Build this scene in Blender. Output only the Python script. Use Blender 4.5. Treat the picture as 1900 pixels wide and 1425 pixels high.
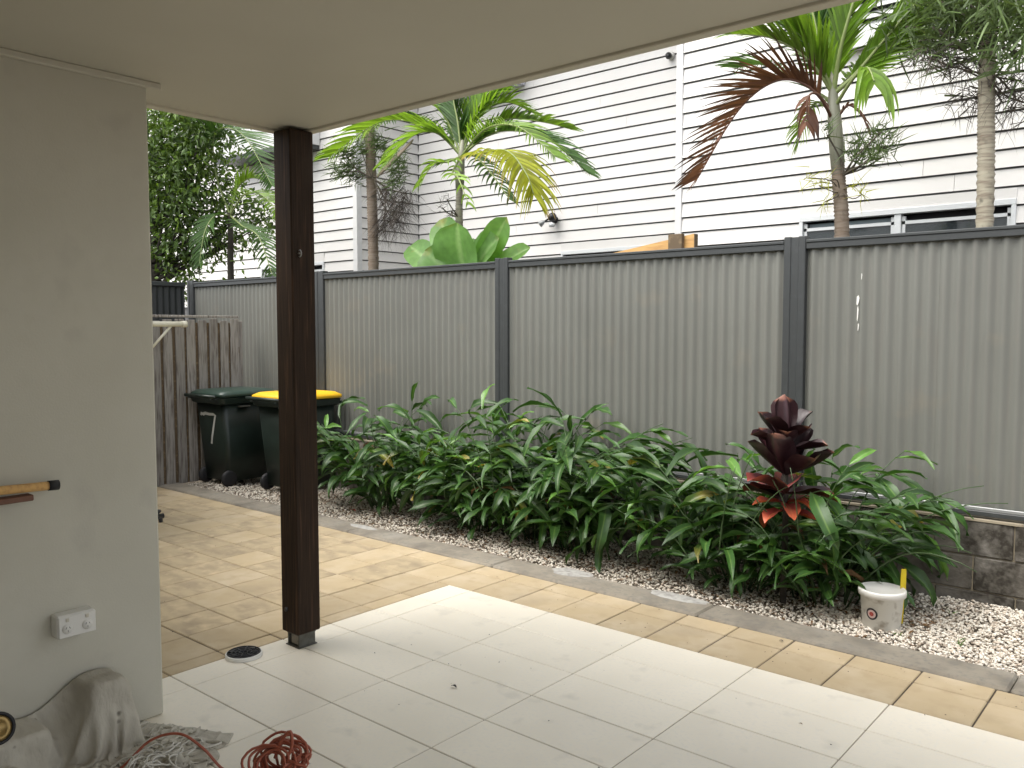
import bpy, math, random
import numpy as np
from mathutils import Vector, Matrix, Quaternion
random.seed(7); rng = np.random.default_rng(7)
R_ = math.radians
for o in list(bpy.data.objects): bpy.data.objects.remove(o)
S = bpy.context.scene
# ------------------------------------------------------------------ camera
YAW, PITCH, ROLL = -0.703877, 0.0641, -0.00047
CAM = Vector((1.636, -3.6616, 1.567)); FPX = 1574.62
Fv = Vector((math.sin(YAW)*math.cos(PITCH), math.cos(YAW)*math.cos(PITCH), -math.sin(PITCH)))
_r = Vector((math.cos(YAW), -math.sin(YAW), 0)); _u = _r.cross(Fv)
Rv = math.cos(ROLL)*_r + math.sin(ROLL)*_u; Uv = -math.sin(ROLL)*_r + math.cos(ROLL)*_u
cam = bpy.data.objects.new('camera', bpy.data.cameras.new('camera'))
cam.matrix_world = Matrix(((Rv.x, Uv.x, -Fv.x, CAM.x), (Rv.y, Uv.y, -Fv.y, CAM.y), (Rv.z, Uv.z, -Fv.z, CAM.z), (0, 0, 0, 1)))
cam.data.sensor_width = 36; cam.data.lens = 36*FPX/1900; cam.data.clip_end = 500; cam.data.clip_start = .05
C = bpy.context.collection; C.objects.link(cam); S.camera = cam
# ------------------------------------------------------------------ light
W = bpy.data.worlds.new('World'); S.world = W; W.use_nodes = True
nt = W.node_tree; bg = nt.nodes['Background']
sky = nt.nodes.new('ShaderNodeTexSky'); sky.sky_type = 'NISHITA'; sky.sun_disc = False
SUN_EL, SUN_AZ = R_(60), R_(203)      # azimuth from +Y towards +X
sky.sun_elevation = SUN_EL; sky.sun_rotation = SUN_AZ; sky.dust_density = 3; sky.air_density = 1
hs = nt.nodes.new('ShaderNodeHueSaturation'); hs.inputs['Saturation'].default_value = .22
nt.links.new(sky.outputs[0], hs.inputs['Color']); nt.links.new(hs.outputs[0], bg.inputs['Color'])
bg.inputs['Strength'].default_value = .15
sl = bpy.data.lights.new('sun', 'SUN'); sl.energy = 1.0; sl.angle = R_(50); sl.color = (1, .93, .83)
so = bpy.data.objects.new('sun', sl); C.objects.link(so)
sd = Vector((math.sin(SUN_AZ)*math.cos(SUN_EL), math.cos(SUN_AZ)*math.cos(SUN_EL), math.sin(SUN_EL)))
so.rotation_euler = sd.to_track_quat('Z', 'Y').to_euler(); so.location = (0, 0, 12)
S.view_settings.view_transform = 'Standard'; S.view_settings.look = 'None'; S.view_settings.gamma = 1
S.view_settings.use_curve_mapping = False; S.view_settings.exposure = 1.44
S.render.engine = 'CYCLES'; S.cycles.max_bounces = 8; S.cycles.diffuse_bounces = 5

# ------------------------------------------------------------------ helpers
def at(u, v, Y):
    """point on the plane y=Y that the photograph shows at pixel (u, v)"""
    d = Fv + Rv*((u-950)/FPX) - Uv*((v-712.5)/FPX)
    return CAM + d*((Y-CAM.y)/d.y)

def mat(name, col, rough=.6, var=0, noise=None, bump=None, spec=.5, metal=0, objvar=0, transl=0, coat=0):
    """col base colour; noise=(scale, other colour, lo, hi[, detail]); bump=(scale, strength, distance)"""
    m = bpy.data.materials.new(name); m.use_nodes = True; t = m.node_tree; N = t.nodes; L = t.links
    b = N['Principled BSDF']; b.inputs['Roughness'].default_value = rough
    b.inputs['Specular IOR Level'].default_value = spec; b.inputs['Metallic'].default_value = metal
    if coat: b.inputs['Coat Weight'].default_value = coat; b.inputs['Coat Roughness'].default_value = .15
    tc = N.new('ShaderNodeTexCoord'); geo = N.new('ShaderNodeNewGeometry')
    cur = N.new('ShaderNodeRGB'); cur.outputs[0].default_value = (*col, 1); cur = cur.outputs[0]
    if noise:
        for nz in (noise if isinstance(noise, list) else [noise]):
            n = N.new('ShaderNodeTexNoise'); n.inputs['Scale'].default_value = nz[0]
            n.inputs['Detail'].default_value = nz[4] if len(nz) > 4 else 5
            if len(nz) > 5:
                mp = N.new('ShaderNodeMapping'); mp.inputs['Scale'].default_value = nz[5]
                L.new(geo.outputs['Position'], mp.inputs[0]); L.new(mp.outputs[0], n.inputs['Vector'])
            else: L.new(geo.outputs['Position'], n.inputs['Vector'])
            r = N.new('ShaderNodeMapRange'); r.inputs[1].default_value = nz[2]; r.inputs[2].default_value = nz[3]
            L.new(n.outputs['Fac'], r.inputs[0])
            mx = N.new('ShaderNodeMix'); mx.data_type = 'RGBA'; L.new(r.outputs[0], mx.inputs[0])
            L.new(cur, mx.inputs[6]); mx.inputs[7].default_value = (*nz[1], 1); cur = mx.outputs[2]
    if objvar:
        oi = N.new('ShaderNodeObjectInfo'); r = N.new('ShaderNodeMapRange')
        r.inputs[3].default_value = 1-objvar; r.inputs[4].default_value = 1+objvar
        L.new(oi.outputs['Random'], r.inputs[0])
        vm = N.new('ShaderNodeVectorMath'); vm.operation = 'SCALE'; L.new(cur, vm.inputs[0]); L.new(r.outputs[0], vm.inputs[3]); cur = vm.outputs[0]
    if var:
        a = N.new('ShaderNodeAttribute'); a.attribute_name = 'rnd'
        r = N.new('ShaderNodeMapRange'); r.inputs[3].default_value = 1-var; r.inputs[4].default_value = 1+var
        L.new(a.outputs['Fac'], r.inputs[0])
        vm = N.new('ShaderNodeVectorMath'); vm.operation = 'SCALE'; L.new(cur, vm.inputs[0]); L.new(r.outputs[0], vm.inputs[3]); cur = vm.outputs[0]
    L.new(cur, b.inputs['Base Color'])
    if bump:
        n = N.new('ShaderNodeTexNoise'); n.inputs['Scale'].default_value = bump[0]; n.inputs['Detail'].default_value = 6
        if len(bump) > 3:
            mp = N.new('ShaderNodeMapping'); mp.inputs['Scale'].default_value = bump[3]
            L.new(geo.outputs['Position'], mp.inputs[0]); L.new(mp.outputs[0], n.inputs['Vector'])
        else: L.new(geo.outputs['Position'], n.inputs['Vector'])
        bp = N.new('ShaderNodeBump'); bp.inputs['Strength'].default_value = bump[1]; bp.inputs['Distance'].default_value = bump[2]
        L.new(n.outputs['Fac'], bp.inputs['Height']); L.new(bp.outputs[0], b.inputs['Normal'])
    if transl:
        tr = N.new('ShaderNodeBsdfTranslucent'); ms = N.new('ShaderNodeMixShader'); ms.inputs[0].default_value = transl
        vm = N.new('ShaderNodeVectorMath'); vm.operation = 'MULTIPLY'; L.new(cur, vm.inputs[0]); vm.inputs[1].default_value = (1.5, 1.6, .7)
        L.new(vm.outputs[0], tr.inputs['Color']); L.new(b.outputs[0], ms.inputs[1]); L.new(tr.outputs[0], ms.inputs[2])
        L.new(ms.outputs[0], N['Material Output'].inputs['Surface'])
    return m

class MB:
    def __init__(s): s.v = []; s.f = []; s.r = []; s.m = []; s.uv = []; s.cr = .5; s.cm = 0; s.smooth = False
    def add(s, vs, fs, uv=None):
        n = len(s.v); s.v += [tuple(p) for p in vs]; s.f += [tuple(i+n for i in f) for f in fs]
        s.r += [s.cr]*len(vs); s.m += [s.cm]*len(fs); s.uv += (uv if uv else [(0, 0)]*len(vs)); return s
    def box(s, x0, x1, y0, y1, z0, z1):
        return s.add([(x0,y0,z0),(x1,y0,z0),(x1,y1,z0),(x0,y1,z0),(x0,y0,z1),(x1,y0,z1),(x1,y1,z1),(x0,y1,z1)],
                     [(0,3,2,1),(4,5,6,7),(0,1,5,4),(1,2,6,5),(2,3,7,6),(3,0,4,7)])
    def cbox(s, x0, x1, y0, y1, z0, z1, c):
        """box with chamfered edges all round (24 verts)"""
        X = ((x0, x0+c), (x1, x1-c)); Y = ((y0, y0+c), (y1, y1-c)); Z = ((z0, z0+c), (z1, z1-c))
        vs = []; idx = {}
        for i in (0, 1):
            for j in (0, 1):
                for k in (0, 1):
                    for a, p in enumerate([(X[i][0], Y[j][1], Z[k][1]), (X[i][1], Y[j][0], Z[k][1]), (X[i][1], Y[j][1], Z[k][0])]):
                        idx[(i, j, k, a)] = len(vs); vs.append(p)
        fs = []
        for i in (0, 1):
            f = [idx[(i, 0, 0, 0)], idx[(i, 1, 0, 0)], idx[(i, 1, 1, 0)], idx[(i, 0, 1, 0)]]; fs.append(f if i else f[::-1])
            f = [idx[(0, i, 0, 1)], idx[(1, i, 0, 1)], idx[(1, i, 1, 1)], idx[(0, i, 1, 1)]]; fs.append(f[::-1] if i else f)
            f = [idx[(0, 0, i, 2)], idx[(1, 0, i, 2)], idx[(1, 1, i, 2)], idx[(0, 1, i, 2)]]; fs.append(f if i else f[::-1])
        for j in (0, 1):
            for k in (0, 1):
                fs.append([idx[(0, j, k, 1)], idx[(1, j, k, 1)], idx[(1, j, k, 2)], idx[(0, j, k, 2)]])
                fs.append([idx[(j, 0, k, 0)], idx[(j, 1, k, 0)], idx[(j, 1, k, 2)], idx[(j, 0, k, 2)]])
                fs.append([idx[(j, k, 0, 0)], idx[(j, k, 1, 0)], idx[(j, k, 1, 1)], idx[(j, k, 0, 1)]])
                for i in (0, 1): fs.append([idx[(i, j, k, 0)], idx[(i, j, k, 1)], idx[(i, j, k, 2)]])
        return s.add(vs, fs)
    def tube(s, pts, r, n=8, cap=True):
        pts = [Vector(p) for p in pts]; rr = r if hasattr(r, '__len__') else [r]*len(pts)
        vs = []; fs = []; up = None
        for i, p in enumerate(pts):
            t = (pts[min(i+1, len(pts)-1)]-pts[max(i-1, 0)]).normalized()
            if up is None: up = t.orthogonal().normalized()
            up = (up-t*up.dot(t)).normalized(); w = t.cross(up)
            for k in range(n):
                a = 2*math.pi*k/n; vs.append(p+(up*math.cos(a)+w*math.sin(a))*rr[i])
        for i in range(len(pts)-1):
            for k in range(n): fs.append((i*n+k, i*n+(k+1) % n, (i+1)*n+(k+1) % n, (i+1)*n+k))
        if cap: fs.append(tuple(range(n))[::-1]); fs.append(tuple((len(pts)-1)*n+k for k in range(n)))
        return s.add(vs, fs)
    def lathe(s, prof, o=(0, 0, 0), n=24, ax=None):
        o = Vector(o); ax = Vector(ax).normalized() if ax else Vector((0, 0, 1)); e1 = ax.orthogonal().normalized(); e2 = ax.cross(e1)
        vs = []; fs = []
        for r, z in prof:
            for k in range(n):
                a = 2*math.pi*k/n; vs.append(o+ax*z+(e1*math.cos(a)+e2*math.sin(a))*max(r, 1e-4))
        for i in range(len(prof)-1):
            for k in range(n): fs.append((i*n+k, i*n+(k+1) % n, (i+1)*n+(k+1) % n, (i+1)*n+k))
        return s.add(vs, fs)
    def mesh(s, name, mats, smooth=False):
        me = bpy.data.meshes.new(name); me.from_pydata(s.v, [], s.f); me.update()
        for m in (mats if isinstance(mats, (list, tuple)) else [mats]): me.materials.append(m)
        if any(s.m): me.polygons.foreach_set('material_index', s.m)
        if smooth: me.polygons.foreach_set('use_smooth', [True]*len(s.f))
        a = me.attributes.new('rnd', 'FLOAT', 'POINT'); a.data.foreach_set('value', s.r)
        uvl = me.uv_layers.new(name='UVMap'); li = np.empty(len(me.loops), int); me.loops.foreach_get('vertex_index', li)
        uvl.data.foreach_set('uv', np.array(s.uv, float)[li].ravel())
        return me
def link(name, me, parent=None, loc=None, rot=None):
    o = bpy.data.objects.new(name, me); C.objects.link(o)
    if parent: o.parent = parent
    if loc is not None: o.location = loc
    if rot is not None: o.rotation_euler = rot
    return o
def obj(name, mb, mats, parent=None, smooth=False): return link(name, mb.mesh(name, mats, smooth), parent)
def tag(o, label, cat, group=None, kind=None):
    if kind: o['kind'] = kind
    if label: o['label'] = label
    if cat: o['category'] = cat
    if group: o['group'] = group
    return o
def thing(name, label, cat, loc=(0, 0, 0), group=None):
    o = link(name, None, None, loc); o.empty_display_size = .1; tag(o, label, cat, group); return o
def struct(o): o['kind'] = 'structure'; return o
# children are built in world coordinates and parents sit at their base: keep them in place
def settle():
    for o in C.objects:
        if o.parent and not o.get('_local'):
            p = o.parent; m = Matrix.Translation(-p.location)
            if p.parent is None: o.location = o.location - p.location
def sm_obj(me): me.polygons.foreach_set('use_smooth', [True]*len(me.polygons)); return me

# ------------------------------------------------------------------ materials
M = {}
M['ceiling'] = mat('ceiling_paint', (.56, .535, .455), .6, noise=(1.3, (.52, .495, .415), .35, .75), bump=(90, .06, .002))
M['trim'] = mat('trim_paint', (.58, .545, .45), .45)
M['render'] = mat('wall_render', (.56, .54, .46), .75, noise=[(2.2, (.51, .49, .41), .4, .75), (14, (.53, .51, .43), .5, .8), (5, (.46, .44, .38), .62, .85)], bump=(140, .18, .003))
M['unseen_dark'] = mat('unseen_dark_wall', (.14, .12, .10), .8)  # for the unseen rear wall; dark only to cut bounce light
M['tile'] = mat('floor_tile', (.85, .79, .67), .36, noise=[(3, (.81, .75, .63), .4, .7), (60, (.80, .755, .66), .5, .7), (7, (.62, .58, .50), .60, .85, 8)], bump=(220, .05, .001), objvar=.035)
M['grout'] = mat('grout', (.27, .235, .18), .9)
M['kerb'] = mat('kerb_concrete', (.27, .24, .19), .85, noise=[(5, (.17, .15, .12), .42, .7), (2.2, (.30, .28, .24), .52, .75), (40, (.17, .16, .14), .5, .8)], bump=(70, .5, .004), objvar=.06)
M['mortar'] = mat('mortar_spill', (.42, .41, .38), .9, noise=(30, (.26, .25, .23), .4, .7), bump=(90, .5, .003))
M['soil'] = mat('soil', (.10, .08, .06), .95, noise=(9, (.05, .04, .03), .4, .7), bump=(60, .6, .01))
M['fence'] = mat('fence_sheet', (.166, .170, .152), .45, noise=[(1.6, (.145, .148, .132), .4, .75), (7, (.16, .157, .14), .5, .8, 5, (4, 4, .35)), (3, (.20, .185, .15), .6, .8)], objvar=.03)
M['fence_shaded'] = mat('fence_sheet_shaded', (.035, .038, .038), .5)  # shade at the far end put into the sheet colour
M['post_steel'] = mat('fence_post_steel', (.041, .045, .046), .45, noise=(20, (.05, .055, .057), .5, .8))
M['rail_light'] = mat('rail_galvanised', (.30, .31, .31), .35, metal=.3)
M['siding'] = mat('weatherboard_paint', (.70, .685, .665), .5, noise=[(1.7, (.65, .635, .615), .4, .8)], objvar=.02)
M['siding_trim'] = mat('corner_board_paint', (.64, .64, .64), .5)
M['backing'] = mat('wall_wrap', (.10, .10, .10), .9)
M['winframe'] = mat('window_frame', (.62, .64, .65), .35)
M['hood'] = mat('window_hood_paint', (.55, .56, .64), .5)
M['dark'] = mat('dark_plastic', (.018, .018, .02), .4)
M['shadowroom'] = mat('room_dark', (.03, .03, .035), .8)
M['blind'] = mat('blind', (.20, .25, .27), .6)
M['paling'] = mat('weathered_paling', (.31, .29, .265), .85, noise=[(6, (.11, .09, .075), .45, .72, 6, (9, 9, .8)), (3, (.27, .25, .22), .55, .8)], bump=(30, .5, .004, (8, 8, .6)), objvar=.2)
M['bin'] = mat('bin_green', (.008, .016, .012), .42, noise=(6, (.016, .028, .022), .45, .75))
M['binlid'] = mat('bin_lid_green', (.018, .040, .030), .38, noise=(8, (.05, .065, .055), .5, .85))
M['yellow'] = mat('yellow_plastic', (.80, .46, .012), .4)
M['white'] = mat('white_plastic', (.72, .71, .67), .45)
M['chalk'] = mat('white_marker_paint', (.55, .56, .54), .7)
M['cream_metal'] = mat('cream_metal', (.72, .68, .54), .4)
M['timber'] = mat('fresh_timber', (.60, .36, .13), .7, noise=(8, (.45, .25, .09), .45, .7, 5, (1, 8, 8)))
M['oldtimber'] = mat('old_timber', (.12, .085, .05), .85, noise=(25, (.22, .16, .09), .5, .75))
M['brass'] = mat('brass', (.35, .24, .09), .4, metal=.6)
M['iron'] = mat('dull_steel', (.12, .12, .105), .55, metal=.4, noise=(30, (.08, .075, .06), .4, .7))
M['cord'] = mat('orange_cord', (.33, .09, .05), .45, noise=(30, (.30, .07, .035), .45, .7))
M['cotton'] = mat('cotton_strand', (.62, .60, .54), .9)
M['black_rubber'] = mat('black_rubber', (.012, .012, .014), .6)

def paver_mat():
    m = mat('sandstone_paver', (.45, .355, .22), .8, noise=[(3.1, (.51, .42, .29), .45, .7), (11, (.40, .31, .19), .5, .8), (1.7, (.35, .28, .185), .58, .75)], bump=(120, .35, .002), objvar=.09)
    return m
M['paver'] = paver_mat()
M['paver_smudge'] = mat('smudged_paver', (.44, .35, .22), .8, noise=[(4.2, (.27, .215, .145), .42, .78, 5, (1, 2.2, 1)), (12, (.52, .41, .26), .5, .75)], bump=(120, .35, .002), objvar=.07)
def post_mat():
    m = mat('stained_hardwood', (.030, .0175, .010), .75, spec=.2, noise=[(5, (.085, .045, .025), .53, .76, 6, (14, 14, .55)), (9, (.012, .007, .005), .5, .75, 6, (12, 12, .4)), (1.1, (.05, .035, .022), .62, .8)], bump=(24, .5, .003, (10, 10, .5)))
    return m
M['post'] = post_mat()
M['block'] = mat('concrete_block', (.235, .215, .185), .9, noise=[(2.3, (.03, .025, .018), .36, .56, 8), (9, (.30, .28, .25), .5, .8), (30, (.13, .12, .10), .45, .75)], bump=(55, .7, .006), objvar=.12)
M['blocktop'] = mat('block_mortar', (.30, .26, .19), .9, noise=(5, (.12, .10, .08), .5, .7), bump=(60, .5, .004))
def leaf_mat(name, c1, c2, rough=.32, transl=.22, vein=.25, tip=None, var=.35):
    """c1 blade, c2 midrib; uv.x across (0..1, rib at .5), uv.y along"""
    m = bpy.data.materials.new(name); m.use_nodes = True; t = m.node_tree; N = t.nodes; L = t.links
    b = N['Principled BSDF']; b.inputs['Roughness'].default_value = rough
    uv = N.new('ShaderNodeUVMap'); sx = N.new('ShaderNodeSeparateXYZ'); L.new(uv.outputs[0], sx.inputs[0])
    def mth(op, a, bb):
        n = N.new('ShaderNodeMath'); n.operation = op
        for i, x in enumerate((a, bb)):
            if x is None: continue
            if isinstance(x, (int, float)): n.inputs[i].default_value = x
            else: L.new(x, n.inputs[i])
        return n.outputs[0]
    rib = mth('ABSOLUTE', mth('SUBTRACT', sx.outputs[0], .5), None)
    r = N.new('ShaderNodeMapRange'); r.inputs[1].default_value = .02; r.inputs[2].default_value = .09; r.inputs[3].default_value = vein; r.inputs[4].default_value = 0
    L.new(rib, r.inputs[0])
    mx = N.new('ShaderNodeMix'); mx.data_type = 'RGBA'; L.new(r.outputs[0], mx.inputs[0]); mx.inputs[6].default_value = (*c1, 1); mx.inputs[7].default_value = (*c2, 1)
    cur = mx.outputs[2]
    if tip:
        ns = N.new('ShaderNodeTexNoise'); ns.inputs['Scale'].default_value = 9
        oi0 = N.new('ShaderNodeObjectInfo'); g0 = N.new('ShaderNodeNewGeometry'); L.new(g0.outputs['Position'], ns.inputs['Vector'])
        e = mth('ADD', sx.outputs[1], mth('MULTIPLY', mth('SUBTRACT', ns.outputs['Fac'], .5), .5))
        r2 = N.new('ShaderNodeMapRange'); r2.inputs[1].default_value = tip[1]; r2.inputs[2].default_value = tip[2]; L.new(e, r2.inputs[0])
        m2 = N.new('ShaderNodeMix'); m2.data_type = 'RGBA'; L.new(r2.outputs[0], m2.inputs[0]); L.new(cur, m2.inputs[6]); m2.inputs[7].default_value = (*tip[0], 1); cur = m2.outputs[2]
    oi = N.new('ShaderNodeObjectInfo'); at_ = N.new('ShaderNodeAttribute'); at_.attribute_name = 'rnd'
    sm = mth('FRACT', mth('ADD', oi.outputs['Random'], at_.outputs['Fac']), None)
    r3 = N.new('ShaderNodeMapRange'); r3.inputs[3].default_value = 1-var; r3.inputs[4].default_value = 1+var; L.new(sm, r3.inputs[0])
    ns2 = N.new('ShaderNodeTexNoise'); ns2.inputs['Scale'].default_value = 16; g2 = N.new('ShaderNodeNewGeometry'); L.new(g2.outputs['Position'], ns2.inputs['Vector'])
    r4 = N.new('ShaderNodeMapRange'); r4.inputs[3].default_value = .7; r4.inputs[4].default_value = 1.3; L.new(ns2.outputs['Fac'], r4.inputs[0])
    sc = mth('MULTIPLY', r3.outputs[0], r4.outputs[0])
    vm = N.new('ShaderNodeVectorMath'); vm.operation = 'SCALE'; L.new(cur, vm.inputs[0]); L.new(sc, vm.inputs[3]); cur = vm.outputs[0]
    L.new(cur, b.inputs['Base Color'])
    wv = N.new('ShaderNodeTexNoise'); wv.inputs['Scale'].default_value = 55; L.new(g2.outputs['Position'], wv.inputs['Vector'])
    bp = N.new('ShaderNodeBump'); bp.inputs['Strength'].default_value = .25; bp.inputs['Distance'].default_value = .004; L.new(wv.outputs['Fac'], bp.inputs['Height']); L.new(bp.outputs[0], b.inputs['Normal'])
    tr = N.new('ShaderNodeBsdfTranslucent'); ms = N.new('ShaderNodeMixShader'); ms.inputs[0].default_value = transl
    v2 = N.new('ShaderNodeVectorMath'); v2.operation = 'MULTIPLY'; L.new(cur, v2.inputs[0]); v2.inputs[1].default_value = (1.7, 1.7, .8)
    L.new(v2.outputs[0], tr.inputs['Color']); L.new(b.outputs[0], ms.inputs[1]); L.new(tr.outputs[0], ms.inputs[2])
    L.new(ms.outputs[0], N['Material Output'].inputs['Surface'])
    return m
M['ginger'] = leaf_mat('ginger_leaf', (.036, .092, .019), (.13, .22, .05), .42, .2, .6)
M['ginger_light'] = leaf_mat('ginger_leaf_young', (.10, .22, .040), (.20, .34, .08), .32, .25, .5)
M['ginger_dead'] = leaf_mat('ginger_leaf_dead', (.17, .09, .035), (.2, .12, .06), .7, .1, .3)
M['cane'] = mat('ginger_cane', (.05, .09, .03), .5)
M['ti_dark'] = leaf_mat('ti_leaf_dark', (.026, .0095, .012), (.06, .02, .025), .36, .03, .5, ((.34, .15, .10), .93, 1.08))
M['ti_red'] = leaf_mat('ti_leaf_red', (.040, .011, .013), (.10, .03, .03), .38, .06, .4, ((.32, .07, .055), .68, 1.05))
M['ti_orange'] = leaf_mat('ti_leaf_orange', (.20, .03, .025), (.4, .15, .05), .4, .2, .5, ((.62, .14, .06), .5, .95))
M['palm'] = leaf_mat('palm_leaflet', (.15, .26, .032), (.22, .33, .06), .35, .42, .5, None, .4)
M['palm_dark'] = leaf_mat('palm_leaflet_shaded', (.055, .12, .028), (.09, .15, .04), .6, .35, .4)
M['palm_yellow'] = leaf_mat('palm_leaflet_yellow', (.34, .36, .03), (.45, .42, .06), .45, .4, .3, ((.38, .22, .12), .72, 1.0))
M['palm_red'] = leaf_mat('palm_leaflet_dead', (.13, .055, .03), (.18, .09, .05), .6, .2, .3, ((.05, .032, .03), .5, .9))
M['palm_light'] = leaf_mat('palm_leaflet_light', (.19, .32, .04), (.28, .40, .08), .38, .4, .3)
M['rachis'] = mat('palm_rachis', (.22, .27, .10), .5)
M['rachis_dead'] = mat('palm_rachis_dead', (.13, .06, .04), .6)
M['crownshaft'] = mat('palm_crownshaft', (.25, .25, .19), .5, noise=(9, (.15, .15, .10), .45, .75, 5, (3, 3, .5)))
def trunk_mat(name, c, c2):
    return mat(name, c, .85, noise=[(7, c2, .42, .7, 6, (1, 1, 9)), (16, (c[0]*.4, c[1]*.4, c[2]*.4), .58, .75)], bump=(12, .6, .006, (1, 1, 8)))
M['trunk_grey'] = trunk_mat('palm_trunk_grey', (.30, .28, .23), (.17, .15, .12))
M['trunk_brown'] = trunk_mat('palm_trunk_brown', (.21, .17, .13), (.13, .09, .06))
M['trunk_lichen'] = trunk_mat('palm_trunk_lichen', (.36, .33, .25), (.17, .13, .095))
M['agave'] = leaf_mat('agave_leaf', (.15, .30, .08), (.28, .44, .17), .42, .36, .8, ((.30, .30, .08), .93, 1.1), .25)
M['epi'] = leaf_mat('epiphyte_leaf', (.10, .15, .05), (.14, .2, .07), .5, .15, .2, None, .5)
M['epi_dark'] = leaf_mat('epiphyte_dry', (.075, .06, .05), (.1, .08, .07), .7, .05, .2, None, .5)
M['twig'] = mat('twig', (.09, .075, .055), .8)
M['tree'] = leaf_mat('tree_leaf', (.075, .13, .03), (.06, .10, .03), .4, .25, .3, None, .55)
M['tree_light'] = leaf_mat('tree_leaf_light', (.11, .18, .03), (.16, .24, .05), .4, .35, .3, None, .4)
M['bark'] = mat('dark_bark', (.045, .038, .03), .9, noise=(14, (.09, .08, .06), .5, .75))
M['spathe'] = mat('dry_sheath', (.30, .24, .19), .8, noise=(12, (.2, .15, .12), .45, .7))
# glass
gm = bpy.data.materials.new('window_glass'); gm.use_nodes = True
_b = gm.node_tree.nodes['Principled BSDF']; _b.inputs['Base Color'].default_value = (.04, .05, .055, 1); _b.inputs['Roughness'].default_value = .06
_b.inputs['Alpha'].default_value = .55; M['glass'] = gm
def cloth_mat():
    m = mat('paint_drop_cloth', (.50, .47, .40), .92, noise=[(5, (.40, .37, .31), .42, .72), (11, (.08, .07, .06), .70, .76, 2), (19, (.48, .45, .40), .70, .78, 2)], bump=(11, .55, .03, (1, 1.6, .8)))
    return m
M['cloth'] = cloth_mat()

# ------------------------------------------------------------------ ground and paving
g = struct(obj('ground', MB().add([(-60, -40, -.06), (60, -40, -.06), (60, 60, -.06), (-60, 60, -.06)], [(0, 1, 2, 3)]), M['soil']))
b = MB(); b.box(-1.98, 4.2, -6.9, 0, -.055, -.004)
patio = struct(obj('patio', b, M['grout']))
tile_cache = {}
def slab(w, d, m, key, c=.0025, t=.012, mname='tile'):
    k = (round(w, 3), round(d, 3), key)
    if k not in tile_cache:
        q = MB(); q.cbox(0, w, 0, d, -t, 0, c); tile_cache[k] = q.mesh(mname, m)
    return tile_cache[k]
GAP = .0045
xs = [-1.98]+[-1.8+.6*i for i in range(11)]
for i in range(len(xs)-1):
    for j in range(22):
        y1 = -.3*j; y0 = y1-.3
        if y1 < -2.0 and xs[i+1] < -1.6: continue
        w = xs[i+1]-xs[i]-GAP
        o = link('tile', slab(w, .3-GAP, M['tile'], 't'), patio, (xs[i]+GAP/2, y0+GAP/2, random.uniform(-.0004, .0004)))
b = MB(); b.box(-9, -1.981, -2.6, .456, -.055, -.006); b.box(-1.98, 4.2, .001, .456, -.055, -.006)
paving = struct(obj('paving', b, M['soil']))
GP = .0065
def paver(x0, x1, y0, y1):
    mt = M['paver_smudge'] if (x1 < -2.3 and -1.6 < y0 < 0.2 and random.random() < .6) else M['paver']
    o = link('paver', slab(x1-x0-GP, y1-y0-GP, mt, mt.name, .004, .02, 'paver'), paving, (x0+GP/2, y0+GP/2, random.uniform(-.0015, .0015)))
ys = [-2.1, -1.8, -1.5, -1.2, -.9, -.6, -.3, 0, .3, .458]
for j in range(len(ys)-1):
    x = -2.09
    while x > -6.6:
        x0 = x-.3
        if not (x0 < -4.3 and ys[j] < -.95): paver(x0, x, ys[j], ys[j+1])
        x = x0
    if j < 7: paver(-2.09, -1.982, ys[j], ys[j+1])
    else:
        x = -2.09
        while x < 4.1: paver(x, x+.3, ys[j], ys[j+1]); x += .3
kerb = struct(obj('kerb', MB().box(-8, 4.2, .462, .684, -.055, -.02), M['kerb']))
x = -8.04
while x < 4.1:
    q = MB(); q.cbox(x+.002, x+1.498, .458, .688, -.05, .012, .012); obj('kerb_block', q, M['kerb'], kerb); x += 1.5
def blob(name, cx, cy, rx, ry, z, h, m, parent=None, seed=0):
    rr = random.Random(seed); n = 28; k = [rr.uniform(.7, 1.2) for _ in range(n)]; q = MB()
    vs = [(cx, cy, z+h)]; fs = []
    for ring, s in ((.6, .95), (1, 0)):
        for i in range(n):
            a = 2*math.pi*i/n; kk = (k[i]+k[(i+1) % n]+k[i-1])/3*ring
            vs.append((cx+rx*kk*math.cos(a), cy+ry*kk*math.sin(a), z+h*s))
    for i in range(n):
        j = (i+1) % n; fs += [(0, 1+i, 1+j), (1+i, 1+n+i, 1+n+j, 1+j)]
    return obj(name, q.add(vs, fs), m, parent, True)
blob('mortar_spill', -.76, .66, .21, .07, .011, .006, M['mortar'], kerb, 3)
blob('mortar_spill', -1.55, .66, .16, .09, .011, .005, M['mortar'], kerb, 5)
blob('mortar_spill', -3.55, .62, .2, .05, .011, .004, M['mortar'], kerb, 8)

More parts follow.
